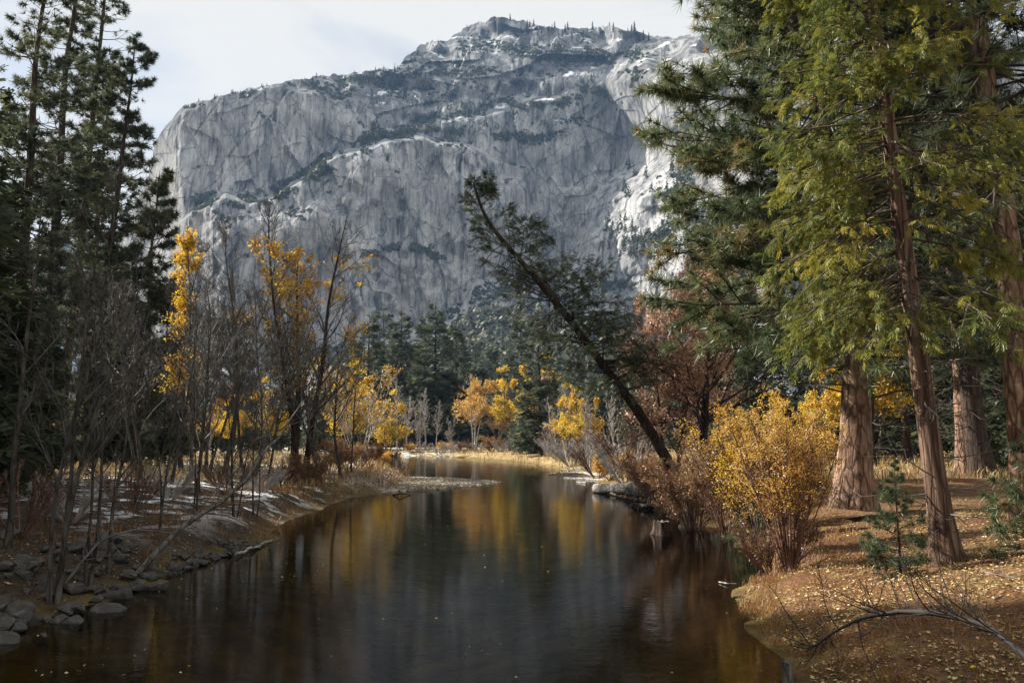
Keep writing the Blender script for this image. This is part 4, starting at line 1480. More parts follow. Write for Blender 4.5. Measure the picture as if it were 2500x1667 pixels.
# --- the pair of dark trunks and a thinner one behind
for k, (px_, y_, r_, h_, c0, lx, bark, lab) in enumerate([
        (2357, 46, 0.46, 34, 0.20, -1.0, B_PONDEROSA, "reddish trunk, left one of the close pair on the right bank"),
        (2402, 44, 0.58, 36, 0.20, -3.2, B_DARK, "black shaded trunk, right one of the close pair on the right bank"),
        (2219, 64, 0.32, 30, 0.25, -0.6, B_DARK, "thin dark trunk in the sunny meadow behind the slanting cedar"),
        (2128, 58, 0.34, 30, 0.22, 0.4, B_DARK, "dark trunk half hidden right of the big ponderosa")]):
    g = RNG(510 + k)
    b_ = spot(px_, y_, 1160)
    parts = conifer(g, h_, r_, c0, 5.2, PROF_PINE, 110, 7, 3, (PINEM_V, PINEM_F), 0.68, 0.34, elev=(0.25, -0.30), trop=(0.2, 0.3), r_br=0.07, r_tw=0.016, lean=(lx, 0), clump=0.9, dead=26, sides=18)
    link_tree("pine_tree", lab, "tree", b_, parts, bark, T_DARK, M_PINE_DARK, "dark pines behind the right bank")

# --- young pines on the right bank
for k, (px_, y_, h_, lab, tm) in enumerate([(2197, 17.0, 2.55, "young pine sapling left of the slanting cedar's foot", 0.40), (2560, 15.5, 3.3, "bushy young pine cut by the right edge of the view", 0.62), (1850, 26.0, 3.4, "young pine behind the golden willow", 0.55)]):
    g = RNG(520 + k)
    parts = conifer(g, h_, 0.035, 0.14, 0.72 + 0.5 * (k > 0), PROF_FIR, 44 + 16 * (k > 0), 5, 3, (PINE_V, PINE_F), 0.16 + 0.05 * (k > 0), tm, elev=(0.7, 0.0), trop=(0.3, 0.15), r_br=0.014, r_tw=0.004, clump=0.0, flare=0.2, sides=8)
    link_tree("young_pine", lab, "tree", spot(px_, y_, 1340), parts, B_DARK, T_DARK, M_PINE)

# --- the leaning cedar over the river
YL = 42.0
BL = spot(1662, YL, 1190)
pth = path_px([(1668, 1200), (1617, 1099), (1552, 991), (1498, 926), (1449, 861), (1400, 790), (1346, 725), (1292, 660), (1238, 600), (1200, 557), (1173, 508), (1155, 445)], YL, BL)
g = RNG(530)
def keep_lean(rng, s, a, L):
    # crown sits on the upper (right) side; below the trunk only a few shoots
    upper = np.cos(a) > -0.2
    return (upper | (rng.random(len(s)) < 0.45)) & ~((s > 0.70) & (s < 0.90) & (rng.random(len(s)) < 0.45))
parts = conifer(g, float(pth[-1, 2]), 0.29, 0.22, 4.2, lambda s: 0.20 + 0.85 * (1 - s) ** 0.9, 185, 8, 5, (CEDAR_V, CEDAR_F), 0.48, 0.60, elev=(0.6, 0.15), trop=(0.2, -0.05), r_br=0.05, r_tw=0.012, path=pth, flare=0.25, sides=16, clump=0.8, dead=0, keep=keep_lean, r_top=0.22, leafup=-0.3)
tb, P = parts['trunk'], parts['path']
# bare twigs hanging in hooks below the trunk
nd = 60
dd_ = parts['dead']
st, tan = along(P[None], np.zeros(nd, int), g.uniform(0.10, 0.75, nd))
d = norm(np.stack([g.normal(-0.4, 0.5, nd), g.normal(0, 0.5, nd), g.uniform(-0.9, 0.1, nd)], -1))
D1 = grow(g, st, d, g.uniform(1.0, 3.4, nd), 8, -1.3, 0.10)
D1[:, 5:, 2] += np.linspace(0, 1, 4)[None, :] ** 2 * g.uniform(0.0, 0.7, nd)[:, None]
tube(dd_, D1, taper(nd, 9, 0.030, 0.010), 4)
a2, b2, c2, _ = sprout(g, D1, 3, 0.3, 1.0, 0.4, 1.1)
D2 = grow(g, a2, b2, g.uniform(0.2, 0.9, len(a2)), 4, -0.4, 0.2)
tube(dd_, D2, taper(len(D2), 5, 0.014, 0.008), 3)
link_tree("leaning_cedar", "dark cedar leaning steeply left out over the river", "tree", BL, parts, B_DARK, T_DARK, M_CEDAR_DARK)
# ------------------------------------------------------------------ bare and autumn trees
def proto(parts, bark, twig, leafm=None):
    d = [("trunk", parts['trunk'].mesh("bare_trunk", bark, True)), ("branches", parts['branches'].mesh("bare_branches", twig))]
    if leafm is not None and parts['foliage'].n:
        d.append(("crown", parts['foliage'].mesh("leaf_crown", leafm)))
    return d


def put(pr, name, label, cat, loc, scale=1.0, rotz=0.0, group=None, tilt=(0, 0)):
    t_ = thing(name, label, cat, loc, rotz, group)
    t_.rotation_euler = (tilt[0], tilt[1], rotz)
    t_.scale = scale if hasattr(scale, '__len__') else (scale,) * 3
    for nm, me in pr:
        o = bpy.data.objects.new(nm, me)
        COL.objects.link(o)
        o.parent = t_
    return t_


# near bare alders on the dark left bank, each grown on its own
near_bare = [(132, 17.3, 10.5, 0.105, 3, "three stemmed bare alder rising behind the left boulders"),
             (214, 18.8, 8.5, 0.085, 2, "twin stemmed bare alder above the left boulders"),
             (270, 19.8, 7.5, 0.075, 1, "single slanting bare alder right of the twin stemmed one"),
             (18, 20.0, 10.5, 0.11, 1, "straight bare trunk at the left edge of the dark bank"),
             (385, 25.0, 8.5, 0.06, 2, "thin bare alder on the snowy part of the left bank"),
             (470, 29.0, 9.5, 0.065, 2, "thin forked bare alder at the middle of the left bank"),
             (570, 31.0, 8.5, 0.05, 3, "bushy bare alder above the russet grass tip"),
             (620, 33.0, 8.0, 0.05, 3, "pale twiggy bare alder at the end of the snow"),]
for k, (px_, y_, h_, r_, st_, lab) in enumerate(near_bare):
    parts = broadleaf(RNG(600 + k), h_ * 0.95, r_ * 0.8, st_, 13, 5, 4, 2, spread=(0.45, 0.95), L1=0.24, t0=0.25, trop=0.45, r_tw=0.0036, wob=0.11, stem_spread=0.06)
    link_tree("bare_alder", lab, "tree", spot(px_, y_, 1330), parts, B_ALDER, T_ALDER, None, "bare alders of the left bank")

# shared bare trees further off
BARE = [proto(broadleaf(RNG(640), 15.0, 0.16, 1, 34, 6, 5, 2, spread=(0.45, 0.9), L1=0.26, t0=0.20, trop=0.6, r_tw=0.010, wob=0.10), B_ALDER, T_GREY),
        proto(broadleaf(RNG(641), 14.0, 0.13, 2, 20, 6, 5, 2, spread=(0.45, 1.0), L1=0.30, t0=0.18, trop=0.5, r_tw=0.012, wob=0.11, stem_spread=0.10), B_GREY, T_GREY),
        proto(broadleaf(RNG(642), 15.0, 0.12, 1, 26, 5, 5, 2, spread=(0.5, 1.1), L1=0.22, t0=0.25, trop=0.5, r_tw=0.010, wob=0.12), B_ALDER, T_ALDER)]
WHITE = [proto(broadleaf(RNG(650), 11.0, 0.15, 1, 26, 6, 4, 0, spread=(0.4, 0.8), L1=0.24, t0=0.25, trop=0.7, r_tw=0.022, wob=0.09), B_WHITE, T_PALE),
         proto(broadleaf(RNG(651), 10.0, 0.13, 2, 18, 6, 4, 0, spread=(0.4, 0.9), L1=0.26, t0=0.2, trop=0.6, r_tw=0.022, wob=0.10, stem_spread=0.10), B_WHITE, T_PALE)]

mid_bare = [(445, 48, 14, 0, "bare tree right of the slender pine, before the bright slabs"), (505, 52, 15, 1, "bare double tree just right of the yellow column cottonwood"), (548, 46, 14.5, 0, "tall bare tree, tallest between the two cottonwoods"),
            (592, 55, 14, 2, "bare tree with short side twigs left of the middle gap"), (615, 44, 12, 1, "double bare tree in the gap before the big cottonwood"), (655, 48, 11, 2, "thin bare tree close left of the big cottonwood"),
            (790, 50, 12, 1, "bare double tree leaning from the big cottonwood's right side"), (832, 54, 11, 0, "spreading bare tree right of the big cottonwood"), (858, 60, 10, 2, "thin bare tree above the gravel bar's left end"),
            (420, 40, 11, 2, "thin bare tree at the snowy meadow edge"), (350, 44, 13, 1, "bare double tree at the slender pine's foot"), 
            (720, 62, 12, 2, "bare tree behind the big cottonwood's foot"),
            (485, 38, 10.5, 0, "bare tree at the left meadow's near edge")]
for k, (px_, y_, h_, q, lab) in enumerate(mid_bare):
    put(BARE[q], "bare_tree", lab, "tree", spot(px_, y_, 1130), h_ / 15.0, 1.7 * k, "bare trees of the left meadow", tilt=(0, 0.09 if "leaning" in lab else 0.0))

white_bare = [(993, 158, 10.5, 0, "white bare tree, leftmost on the far bank"), (1022, 156, 11.5, 1, "tallest forked white bare tree on the far bank"), (1038, 160, 12, 0, "white bare tree right of the forked one on the far bank"),
              (1066, 158, 9.5, 0, "lone thin white bare tree right of the far group"), (968, 150, 15, 0, "tall thin white bare tree behind the left point"), (1100, 156, 8, 1, "low white bare tree left of the orange tree"),
              (1385, 100, 11, 1, "pale bare tree behind the leaning cedar's hanging twigs"), (1412, 92, 9, 0, "slanting pale bare tree above the driftwood"), (1350, 112, 10, 1, "pale bare tree at the far right bend"), (1330, 118, 12, 0, "pale bare tree beside the near fir on the far bank"),
              (1440, 84, 8, 1, "short pale bare tree on the right shore"), (1500, 76, 8, 0, "pale bare tree under the leaning cedar")]
for k, (px_, y_, h_, q, lab) in enumerate(white_bare):
    put(WHITE[q], "white_bare_tree", lab, "tree", spot(px_, y_, 1110), h_ / 11.0, 2.1 * k, "white bare trees of the far banks", tilt=(0, -0.28 if "slanting" in lab else 0.0))

# yellow cottonwood column
parts = broadleaf(RNG(660), 13.0, 0.13, 1, 46, 6, 5, 0, spread=(0.4, 0.8), L1=0.17, t0=0.2, trop=0.8, r_tw=0.009, lean=0.02, leaf=0.13, per_leaf=6, tint_mu=0.6,
                  leaf_keep=lambda r, p: (p[:, 2] > 4.6) & (p[:, 0] < 0.40 - 0.05 * (12 - p[:, 2])) & (vnoise(p[:, 0] / 1.1, p[:, 1] / 1.1, p[:, 2] / 1.3, seed=4) > -0.30))
link_tree("cottonwood", "narrow yellow leaved cottonwood before the cliff's left foot", "tree", spot(470, 43), parts, B_GREY, T_GREY, M_YELLOW)
# big cottonwood
parts = broadleaf(RNG(661), 18.0, 0.34, 3, 22, 7, 5, 0, spread=(0.4, 0.9), L1=0.24, t0=0.22, trop=0.6, r_tw=0.012, leaf=0.15, per_leaf=6, tint_mu=0.5, stem_spread=0.045, lean_dir=(0.055, 0, 0), sides=12,
                  leaf_keep=lambda r, p: (p[:, 2] > 5.0) & (p[:, 2] < 14.5) & (vnoise(p[:, 0] / 1.3, p[:, 1] / 1.3, p[:, 2] / 1.5, seed=14) > -0.12))
link_tree("cottonwood", "big thick stemmed cottonwood with orange yellow crown and bare top", "tree", spot(735, 50, 1170), parts, B_DARK, T_GREY, M_YELLOW)

# shared yellow and orange trees
YEL = [proto(broadleaf(RNG(670), 12.0, 0.18, 2, 20, 6, 5, 0, spread=(0.5, 1.0), L1=0.36, t0=0.22, trop=0.4, r_tw=0.018, leaf=0.24, per_leaf=7, tint_mu=0.72,
                       leaf_keep=lambda r, p: vnoise(p[:, 0] / 1.5, p[:, 1] / 1.5, p[:, 2] / 1.4, seed=4) > -0.25), B_GREY, T_GREY, M_YELLOW),
       proto(broadleaf(RNG(671), 12.0, 0.15, 4, 12, 6, 5, 0, spread=(0.5, 1.0), L1=0.34, t0=0.25, trop=0.4, r_tw=0.018, leaf=0.24, per_leaf=6, tint_mu=0.55, stem_spread=0.28,
                       leaf_keep=lambda r, p: (p[:, 2] > 3.5) & (vnoise(p[:, 0] / 1.6, p[:, 1] / 1.6, p[:, 2] / 1.5, seed=9) > -0.2)), B_WHITE, T_PALE, M_ORANGE)]
yel = [(1248, 146, 14.6, 0, "brightest yellow tree on the far bank in the middle"), (1158, 148, 13.8, 1, "orange leaved tree on several slanting pale stems, far bank"), (1305, 128, 15.5, 0, "yellow tree with its top before the tall fir"),
       (1384, 95, 9.0, 0, "yellow tree behind the leaning cedar's trunk"), (1432, 88, 8.0, 0, "yellow tree glowing under the leaning cedar's crown"), (885, 92, 11.0, 0, "yellow tree on the left point behind the pale stems"),
       (950, 104, 9.5, 0, "olive yellow tree at the right side of the left point"), (845, 85, 9.5, 0, "low yellow tree behind the big cottonwood's right stems"), (560, 82, 7.5, 0, "low yellow tree beyond the left meadow, left"),
       (660, 88, 8.5, 0, "low yellow tree beyond the left meadow beside the big cottonwood"), (500, 90, 7.0, 1, "low orange tree beyond the left meadow"), (2135, 60, 11.0, 0, "yellow tree glowing between the right trunks"),
       (2010, 66, 9.0, 0, "yellow tree behind the big ponderosa's left edge"), (105, 75, 6.0, 1, "small orange tree deep in the left stand"), (1215, 175, 9.0, 1, "small orange tree between orange and yellow far trees"), (2230, 85, 8.0, 1, "orange tree behind the thin dark trunk")]
for k, (px_, y_, h_, q, lab) in enumerate(yel):
    put(YEL[q], "yellow_tree" if q == 0 else "orange_tree", lab, "tree", spot(px_, y_, 1110), h_ / 12.0, 1.3 * k + 0.4, "autumn yellow and orange trees")

# pale slanting stems on the left point
parts = broadleaf(RNG(680), 11.5, 0.10, 5, 12, 6, 5, 0, spread=(0.5, 1.0), L1=0.32, t0=0.25, trop=0.4, r_tw=0.012, leaf=0.16, per_leaf=2, tint_mu=0.5, stem_spread=0.30, leaf_keep=lambda r, p: (p[:, 2] > 4) & (r.random(len(p)) < 0.5))
link_tree("pale_stemmed_tree", "sheaf of pale slanting stems on the left point above the gravel bar", "tree", spot(872, 76, 1150), parts, B_WHITE, T_PALE, M_YELLOW)

# brown leaved oak
parts = broadleaf(RNG(690), 14.5, 0.26, 2, 22, 8, 6, 0, spread=(0.6, 1.15), L1=0.46, t0=0.26, trop=0.35, r_tw=0.010, leaf=0.16, per_leaf=10, tint_mu=0.5, wob=0.13, stem_spread=0.10,
                  leaf_keep=lambda r, p: (p[:, 0] < 2.2) & (vnoise(p[:, 0] / 1.2, p[:, 1] / 1.2, p[:, 2] / 1.2, seed=8) > -0.35))
link_tree("oak_tree", "brown leaved oak with dark twin stems behind the rusty willows", "tree", spot(1695, 40, 1150), parts, B_DARK, T_DARK, M_BROWN)
parts = broadleaf(RNG(691), 13.0, 0.15, 3, 16, 7, 6, 0, spread=(0.6, 1.1), L1=0.36, t0=0.2, trop=0.3, r_tw=0.010, leaf=0.16, per_leaf=8, tint_mu=0.6, stem_spread=0.25)
link_tree("oak_tree", "pinkish brown oak rising behind the leaning cedar's foot", "tree", spot(1640, 46, 1150), parts, B_DARK, T_RED, M_BROWN)

# willows of the right bank
def willow(seed, H, stems, leaf, per, mat, twig, spread=0.5, tm=0.5, n1=6, keep=None):
    return broadleaf(RNG(seed), H, 0.026, stems, n1, 5, 4, 0, spread=(0.2, 0.5), L1=0.32, t0=0.22, trop=0.55, r_tw=0.0045, leaf=leaf, per_leaf=per, tint_mu=tm, stem_spread=spread, sides=5, template=(LEAFLET_V, LEAF_F), wob=0.09, leaf_keep=keep or (lambda r, p: (p[:, 2] > 0.26 * H * r.uniform(0.5, 1.3, len(p))) & (vnoise(p[:, 0] / 0.45, p[:, 1] / 0.45, p[:, 2] / 0.6, seed=seed) > -0.25 + r.normal(0, 0.2, len(p)))))


wl_ = [(1930, 19.8, 4.3, 40, 0.075, 5, M_ORANGE, T_RED, 0.27, 0.62, "golden willow fanning up from the water's edge, largest shrub"),
       (1868, 23.0, 5.0, 24, 0.10, 4, M_YELLOW, T_DARK, 0.26, 0.55, "yellow leaved willow behind the golden one, against the big ponderosa"),
       (1700, 31.5, 3.7, 34, 0.10, 4, M_RUST, T_RED, 0.65, 0.40, "rusty willow left of the golden one above the grey root"),
       (1625, 37.0, 3.4, 30, 0.11, 3, M_RUST, T_RED, 0.60, 0.35, "rusty willow at the leaning cedar's foot"),
       (1775, 29.0, 4.2, 30, 0.10, 4, M_RUST, T_RED, 0.38, 0.65, "tawny willow between the rusty and the golden one"),
       (1890, 20.6, 2.0, 26, 0.07, 1, M_RUST, T_RED, 0.75, 0.30, "low reddish twiggy willow at the golden willow's waterside")]
for k, (px_, y_, h_, st_, lf, pl_, mt_, tw_, sp_, tm_, lab) in enumerate(wl_):
    parts = willow(700 + k, h_, st_, lf, pl_, mt_, tw_, sp_, tm_)
    t_ = link_tree("willow_shrub", lab, "shrub", spot(px_, y_, 1380), parts, tw_, tw_, mt_, "willows of the right bank")
    t_.children[0].name = "stems"

# shared bank shrubs
SHR = [proto(willow(720, 2.4, 22, 0.16, 3, M_RUST, T_RED, 0.8, 0.5), T_RED, T_RED, M_RUST),
       proto(willow(721, 2.2, 24, 0.14, 0, None, T_GREY, 0.9), T_PALE, T_PALE),
       proto(willow(722, 2.2, 20, 0.17, 4, M_ORANGE, T_RED, 0.8, 0.6), T_RED, T_RED, M_ORANGE),
       proto(willow(723, 2.6, 20, 0.12, 0, None, T_RED, 0.8), T_RED, T_RED)]
shr = [(1085, 152, 1.0, 2, "orange shrub at the far waterline left of the orange tree"), (1120, 153, 0.9, 0, "rusty shrub at the orange tree's left foot"), (1215, 148, 1.1, 3, "reddish twiggy shrub right of the orange tree's foot"), (1250, 146, 1.2, 1, "pale twiggy shrub under the brightest yellow tree"),
       (1285, 138, 1.92, 3, "reddish twiggy shrub at the far right bend"), (1312, 128, 1.92, 2, "orange shrub at the water before the near fir"), (1345, 118, 2.24, 1, "pale twiggy shrub at the right bend"), (1375, 108, 2.24, 3, "reddish twiggy shrub above the driftwood's far end"),
       (1408, 98, 1.92, 1, "pale twiggy shrub behind the white driftwood log"), (1440, 86, 1.7, 1, "pale shrub behind the white driftwood log"), (1475, 76, 1.6, 1, "pale twiggy shrub over the root tangle's far side"), (1510, 68, 2.08, 1, "pale twiggy shrub on the sunny right shore"),
       (1545, 60, 1.92, 3, "reddish twiggy shrub on the sunny right shore"), (1575, 52, 1.2, 0, "rusty shrub under the leaning cedar"), (960, 150, 1.0, 0, "rusty shrub at the far left waterline"), (1000, 156, 0.8, 2, "orange shrub under the white bare trees"),
       (1045, 156, 0.9, 1, "pale twiggy shrub under the white bare trees"), (930, 96, 1.0, 2, "orange shrub on the left point's tip"), (905, 84, 1.1, 0, "rusty shrub on the left point"), (880, 70, 1.0, 3, "reddish twiggy shrub behind the gravel bar"),
       (840, 62, 1.2, 0, "rusty shrub at the gravel bar's root"), (805, 56, 1.1, 3, "reddish twiggy shrub at the big cottonwood's right foot"), (760, 48, 0.9, 0, "rusty shrub at the big cottonwood's left foot"), (700, 44, 0.9, 3, "reddish twiggy shrub on the russet left bank"),
       (640, 40, 0.9, 1, "pale twiggy shrub on the snowy left bank"), (560, 38, 1.0, 3, "reddish twiggy shrub in the snowy left bank"), (420, 34, 1.0, 1, "pale twiggy shrub beside the leaning dead stem"), (330, 28, 0.9, 3, "dark twiggy shrub behind the left boulders"),
       (180, 25, 1.0, 1, "pale twiggy shrub in the dark left thicket"), (60, 22, 1.0, 3, "dark twiggy shrub at the left edge thicket"), (1150, 154, 0.7, 0, "low rusty shrub under the orange tree"), (1072, 150, 1.3, 1, "pale brush on the far grass strip left of the orange tree"), (1100, 149, 1.5, 1, "pale brush close left of the orange tree's stems"), (1135, 147, 1.2, 3, "reddish brush before the orange tree's left stems"),
       (1172, 145, 1.3, 1, "pale brush before the orange tree's right stems"), (1200, 143, 1.4, 0, "rusty brush at the water between orange and yellow tree"), (1222, 141, 1.5, 1, "pale brush at the water under the yellow tree's left side"), (1275, 134, 1.7, 3, "reddish brush at the water under the yellow tree's right side"),
       (1296, 130, 1.7, 1, "pale brush at the water before the small fir"), (1330, 122, 1.8, 1, "pale brush at the water before the near fir"), (1360, 104, 2.2, 1, "tall pale twiggy brush left of the leaning cedar's twigs"), (1395, 90, 2.2, 1, "tall pale twiggy brush behind the driftwood twig heap"),
       (1460, 70, 1.9, 3, "tall reddish brush behind the thick stranded trunk"), (1525, 58, 2.0, 1, "tall pale brush between the stranded trunk and the leaning cedar"), (1490, 64, 1.1, 2, "golden brush behind the stranded trunk"), (1265, 142, 1.9, 1, "tall pale brush right of the brightest yellow tree"),
       (1232, 150, 1.5, 3, "reddish brush left of the brightest yellow tree's foot"), (1605, 44, 1.1, 3, "reddish brush around the leaning cedar's foot"), (1020, 158, 1.4, 1, "pale brush among the white bare trees' feet"), (985, 156, 1.3, 3, "reddish brush at the far left bank's water"), (1185, 150, 0.8, 1, "low pale shrub right under the orange tree")]
for k, (px_, y_, s_, q, lab) in enumerate(shr):
    put(SHR[q], "bank_shrub", lab, "shrub", spot(px_, y_, 1120), s_, 0.9 * k, "shrubs along the banks")
# ------------------------------------------------------------------ boulders, wood, grass, litter
def stone_material():
    m, n, l = new_mat("dark_boulder")
    out = n.new("ShaderNodeOutputMaterial")
    tc = n.new("ShaderNodeTexCoord")
    nz = n.new("ShaderNodeTexNoise")
    nz.inputs["Scale"].default_value = 5.0
    nz.inputs["Detail"].default_value = 8
    nz.inputs["Roughness"].default_value = 0.7
    l.new(tc.outputs["Object"], nz.inputs["Vector"])
    r = ramp(n, [(0.3, (0.024, 0.022, 0.020)), (0.55, (0.062, 0.058, 0.052)), (0.72, (0.15, 0.14, 0.125))])
    l.new(nz.outputs["Fac"], r.inputs["Fac"])
    bp = n.new("ShaderNodeBump")
    bp.inputs["Strength"].default_value = 0.5
    bp.inputs["Distance"].default_value = 0.03
    l.new(nz.outputs["Fac"], bp.inputs["Height"])
    b = n.new("ShaderNodeBsdfPrincipled")
    b.inputs["Roughness"].default_value = 0.8
    l.new(r.outputs["Color"], b.inputs["Base Color"])
    l.new(bp.outputs["Normal"], b.inputs["Normal"])
    l.new(b.outputs[0], out.inputs["Surface"])
    return m


STONE = stone_material()
import bmesh


def boulder_mesh(seed):
    bm = bmesh.new()
    bmesh.ops.create_icosphere(bm, subdivisions=3, radius=0.5)
    r_ = RNG(seed)
    co = np.array([v.co[:] for v in bm.verts])
    for _ in range(16):           # shear off flat faces
        nn = norm(r_.normal(0, 1, 3))
        dd = r_.uniform(0.24, 0.38)
        h = co @ nn
        co = co - np.clip(h - dd, 0, None)[:, None] * nn * 1.0
    co = co * (1 + 0.10 * fbm(co[:, 0] * 4 + seed, co[:, 1] * 4, co[:, 2] * 4, octaves=3, seed=seed))[:, None]
    co *= np.array([1.0, r_.uniform(0.7, 0.95), r_.uniform(0.6, 0.85)])
    for v, c in zip(bm.verts, co):
        v.co = c
    me = bpy.data.meshes.new("boulder")
    bm.to_mesh(me)
    bm.free()
    me.materials.append(STONE)
    return me


BOULD = [boulder_mesh(s_) for s_ in range(31, 41)]
rb_ = RNG(77)
# individually placed big ones: px, py of the stone's middle, size, label
big_b = [(120, 1432, 1.15, "largest flat topped boulder of the left bank, near the alder stems"), (38, 1425, 0.75, "rounded boulder left of the largest flat topped one"), (265, 1447, 0.95, "low pale topped boulder at the water right of the largest one"),
         (185, 1425, 0.8, "angular boulder right behind the largest flat topped one"), (40, 1468, 0.95, "broad boulder below the rounded left one"), (185, 1472, 0.75, "boulder at the water in front of the largest one"),
         (105, 1500, 0.6, "small pale boulder low at the left water's edge"), (300, 1420, 0.85, "dark boulder behind the low pale topped one"), (385, 1400, 0.8, "flat boulder toward the right end of the stones"), (20, 1515, 0.8, "boulder at the lower left corner of the stones"),
         (20, 1372, 0.95, "large boulder up the bank at the left edge"), (330, 1400, 0.6, "round boulder in the middle of the stone bank"), (235, 1400, 0.55, "squat boulder right behind the angular one"), (150, 1470, 0.55, "wedge boulder at the water left of the low pale topped one")]
for k, (px_, py_, s_, lab) in enumerate(big_b):
    x_, y_ = on_plane(px_, py_, 0.35)
    o = bpy.data.objects.new("boulder", BOULD[k % 10])
    COL.objects.link(o)
    z_ = max(gz(x_, y_), -0.15)
    o.location = (x_, y_, z_ + 0.06 * s_)
    o.rotation_euler = (rb_.normal(0, 0.2), rb_.normal(0, 0.2), rb_.uniform(0, 6.28))
    o.scale = (s_ * 0.95, s_ * 0.85, s_ * 0.8)
    tag(o, lab, "boulder", "boulders of the left bank")
# the rest, packed along the left waterline
line = np.array([on_plane(a, b) for a, b in [(-60, 1595), (0, 1552), (130, 1512), (300, 1450), (420, 1407), (560, 1354), (640, 1332)]])
cnt = 0
placed = []
while cnt < 230:
    t_ = rb_.uniform(0, len(line) - 1.001)
    i_ = int(t_)
    p_ = line[i_] * (1 - t_ + i_) + line[i_ + 1] * (t_ - i_)
    off = rb_.uniform(-0.1, 3.0) * (1.0 if t_ < 4 else 0.4)
    s_ = rb_.uniform(0.2, 0.6) * (1.0 if t_ < 4.2 else 0.7)
    q_ = p_ + np.array([-0.78, 0.5]) * off
    cnt += 1
    o = bpy.data.objects.new("bank_stone", BOULD[(cnt * 3) % 10])
    COL.objects.link(o)
    o.location = (q_[0], q_[1], max(gz(q_[0], q_[1]), -0.03) + 0.17 * s_)
    o.rotation_euler = (rb_.normal(0, 0.3), rb_.normal(0, 0.3), rb_.uniform(0, 6.28))
    o.scale = (s_ * 1.15, s_, s_ * 0.9)
    tag(o, "smaller dark stone packed among the boulders along the left waterline", "stone", "stones along the left waterline")


def limb(name, label, cat, pts, r0, r1, mat, twigs=0, seed=0, twig_len=0.6, twig_r=0.008, twig_trop=0.2, twig_mat_=None, sides=8, group=None, base=None, twig_up=0.0, rough=0.10, sub=3):
    """A log or dead branch through world points, with its twigs as a part."""
    pts = np.array(pts, float)
    base = pts[0] if base is None else np.array(base, float)
    g = RNG(seed)
    n = 22
    s = np.linspace(0, 1, len(pts))
    t = np.linspace(0, 1, n)
    P = np.stack([np.interp(t, s, pts[:, k]) for k in range(3)], -1)
    for _ in range(3):
        P[1:-1] = 0.25 * P[:-2] + 0.5 * P[1:-1] + 0.25 * P[2:]
    P = P - base
    wv_ = np.stack([fbm(t * 5 + seed * 1.7 + q * 31, t * 0, octaves=3, seed=17) for q in range(3)], -1)
    P = P + wv_ * np.sin(t * np.pi)[:, None] * (np.linalg.norm(pts[-1] - pts[0]) * 0.022)
    R = (r0 + (r1 - r0) * t) * (1 + rough * fbm(t * 9 + seed, t * 0, octaves=2, seed=3))
    t_ = thing(name, label, cat, tuple(base), 0.0, group)
    mb = MB()
    tube(mb, P[None], R[None], sides)
    # caps
    for e, dr in ((0, -1), (n - 1, 1)):
        ring = mb.v[0].reshape(n, sides, 3)[e]
        mb.add(np.concatenate([ring, [ring.mean(0)]]), np.array([[i, (i + 1) % sides, sides] for i in range(sides)]))
    so = mb.build("stem" if twigs else "log", mat, t_, smooth=True)
    if twigs:
        tw = MB()
        s2, d2, i2, t2 = sprout(g, P[None], twigs, 0.12, 1.0, 0.5, 1.3)
        d2 = norm(d2 + twig_up * UP)
        T1 = grow(g, s2, d2, twig_len * g.uniform(0.4, 1.3, len(s2)), 5, twig_trop, 0.12)
        tube(tw, T1, taper(len(T1), 6, twig_r * 1.6, twig_r * 0.6), 4)
        s3, d3, i3, t3 = sprout(g, T1, sub, 0.2, 1.0, 0.4, 1.0)
        T2 = grow(g, s3, d3, twig_len * 0.4 * g.uniform(0.4, 1.3, len(s3)), 3, twig_trop, 0.15)
        tube(tw, T2, taper(len(T2), 4, twig_r * 0.7, twig_r * 0.35), 3)
        tw.build("twigs", twig_mat_ or mat, so)
    return t_


def W(px_, py_, z_):
    x_, y_ = on_plane(px_, py_, z_)
    return (float(x_), float(y_), z_)


# arching dead branch in the right foreground
limb("dead_branch", "black arching dead branch with bare twigs over the sunlit leaf litter", "branch",
     [at(2520, 1612, 8.2), at(2470, 1572, 8.4), at(2429, 1535, 8.6), at(2363, 1507, 8.8), at(2252, 1488, 9.2), at(2170, 1490, 9.5), at(2097, 1502, 9.8), at(2042, 1530, 10.0), at(1998, 1568, 10.1), at(1965, 1590, 10.2)],
     0.045, 0.007, T_BLACK, 46, 801, 0.75, 0.0055, 0.5, T_BLACK, twig_up=0.35, sub=4, rough=0.3)
# slanting dead stem on the left bank
limb("slanting_dead_tree", "long grey dead stem slanting up from the dark left bank", "dead stem", [spot(335, 20.5, 1331), at(431, 1287, 21.5), at(542, 1220, 23.0), at(608, 1154, 24.0), at(690, 1050, 25.5), at(735, 985, 26.5)], 0.085, 0.02, B_GREY, 16, 802, 1.6, 0.008, 0.2, T_GREY)
limb("fallen_branch", "grey branch lying in the dark water at the russet tip", "branch", [W(575, 1352, 0.12), W(620, 1335, 0.10), W(665, 1318, 0.05)], 0.05, 0.03, B_DRIFT, 3, 803, 0.4, 0.008, -0.2)
limb("fallen_branch", "thin crooked branch hanging over the dark left water under the alders", "branch", [spot(150, 18.0, 1380), at(230, 1330, 18.5), at(320, 1290, 19.0), at(420, 1300, 20.0)], 0.035, 0.012, T_GREY, 16, 804, 0.9, 0.006, 0.1, T_GREY)
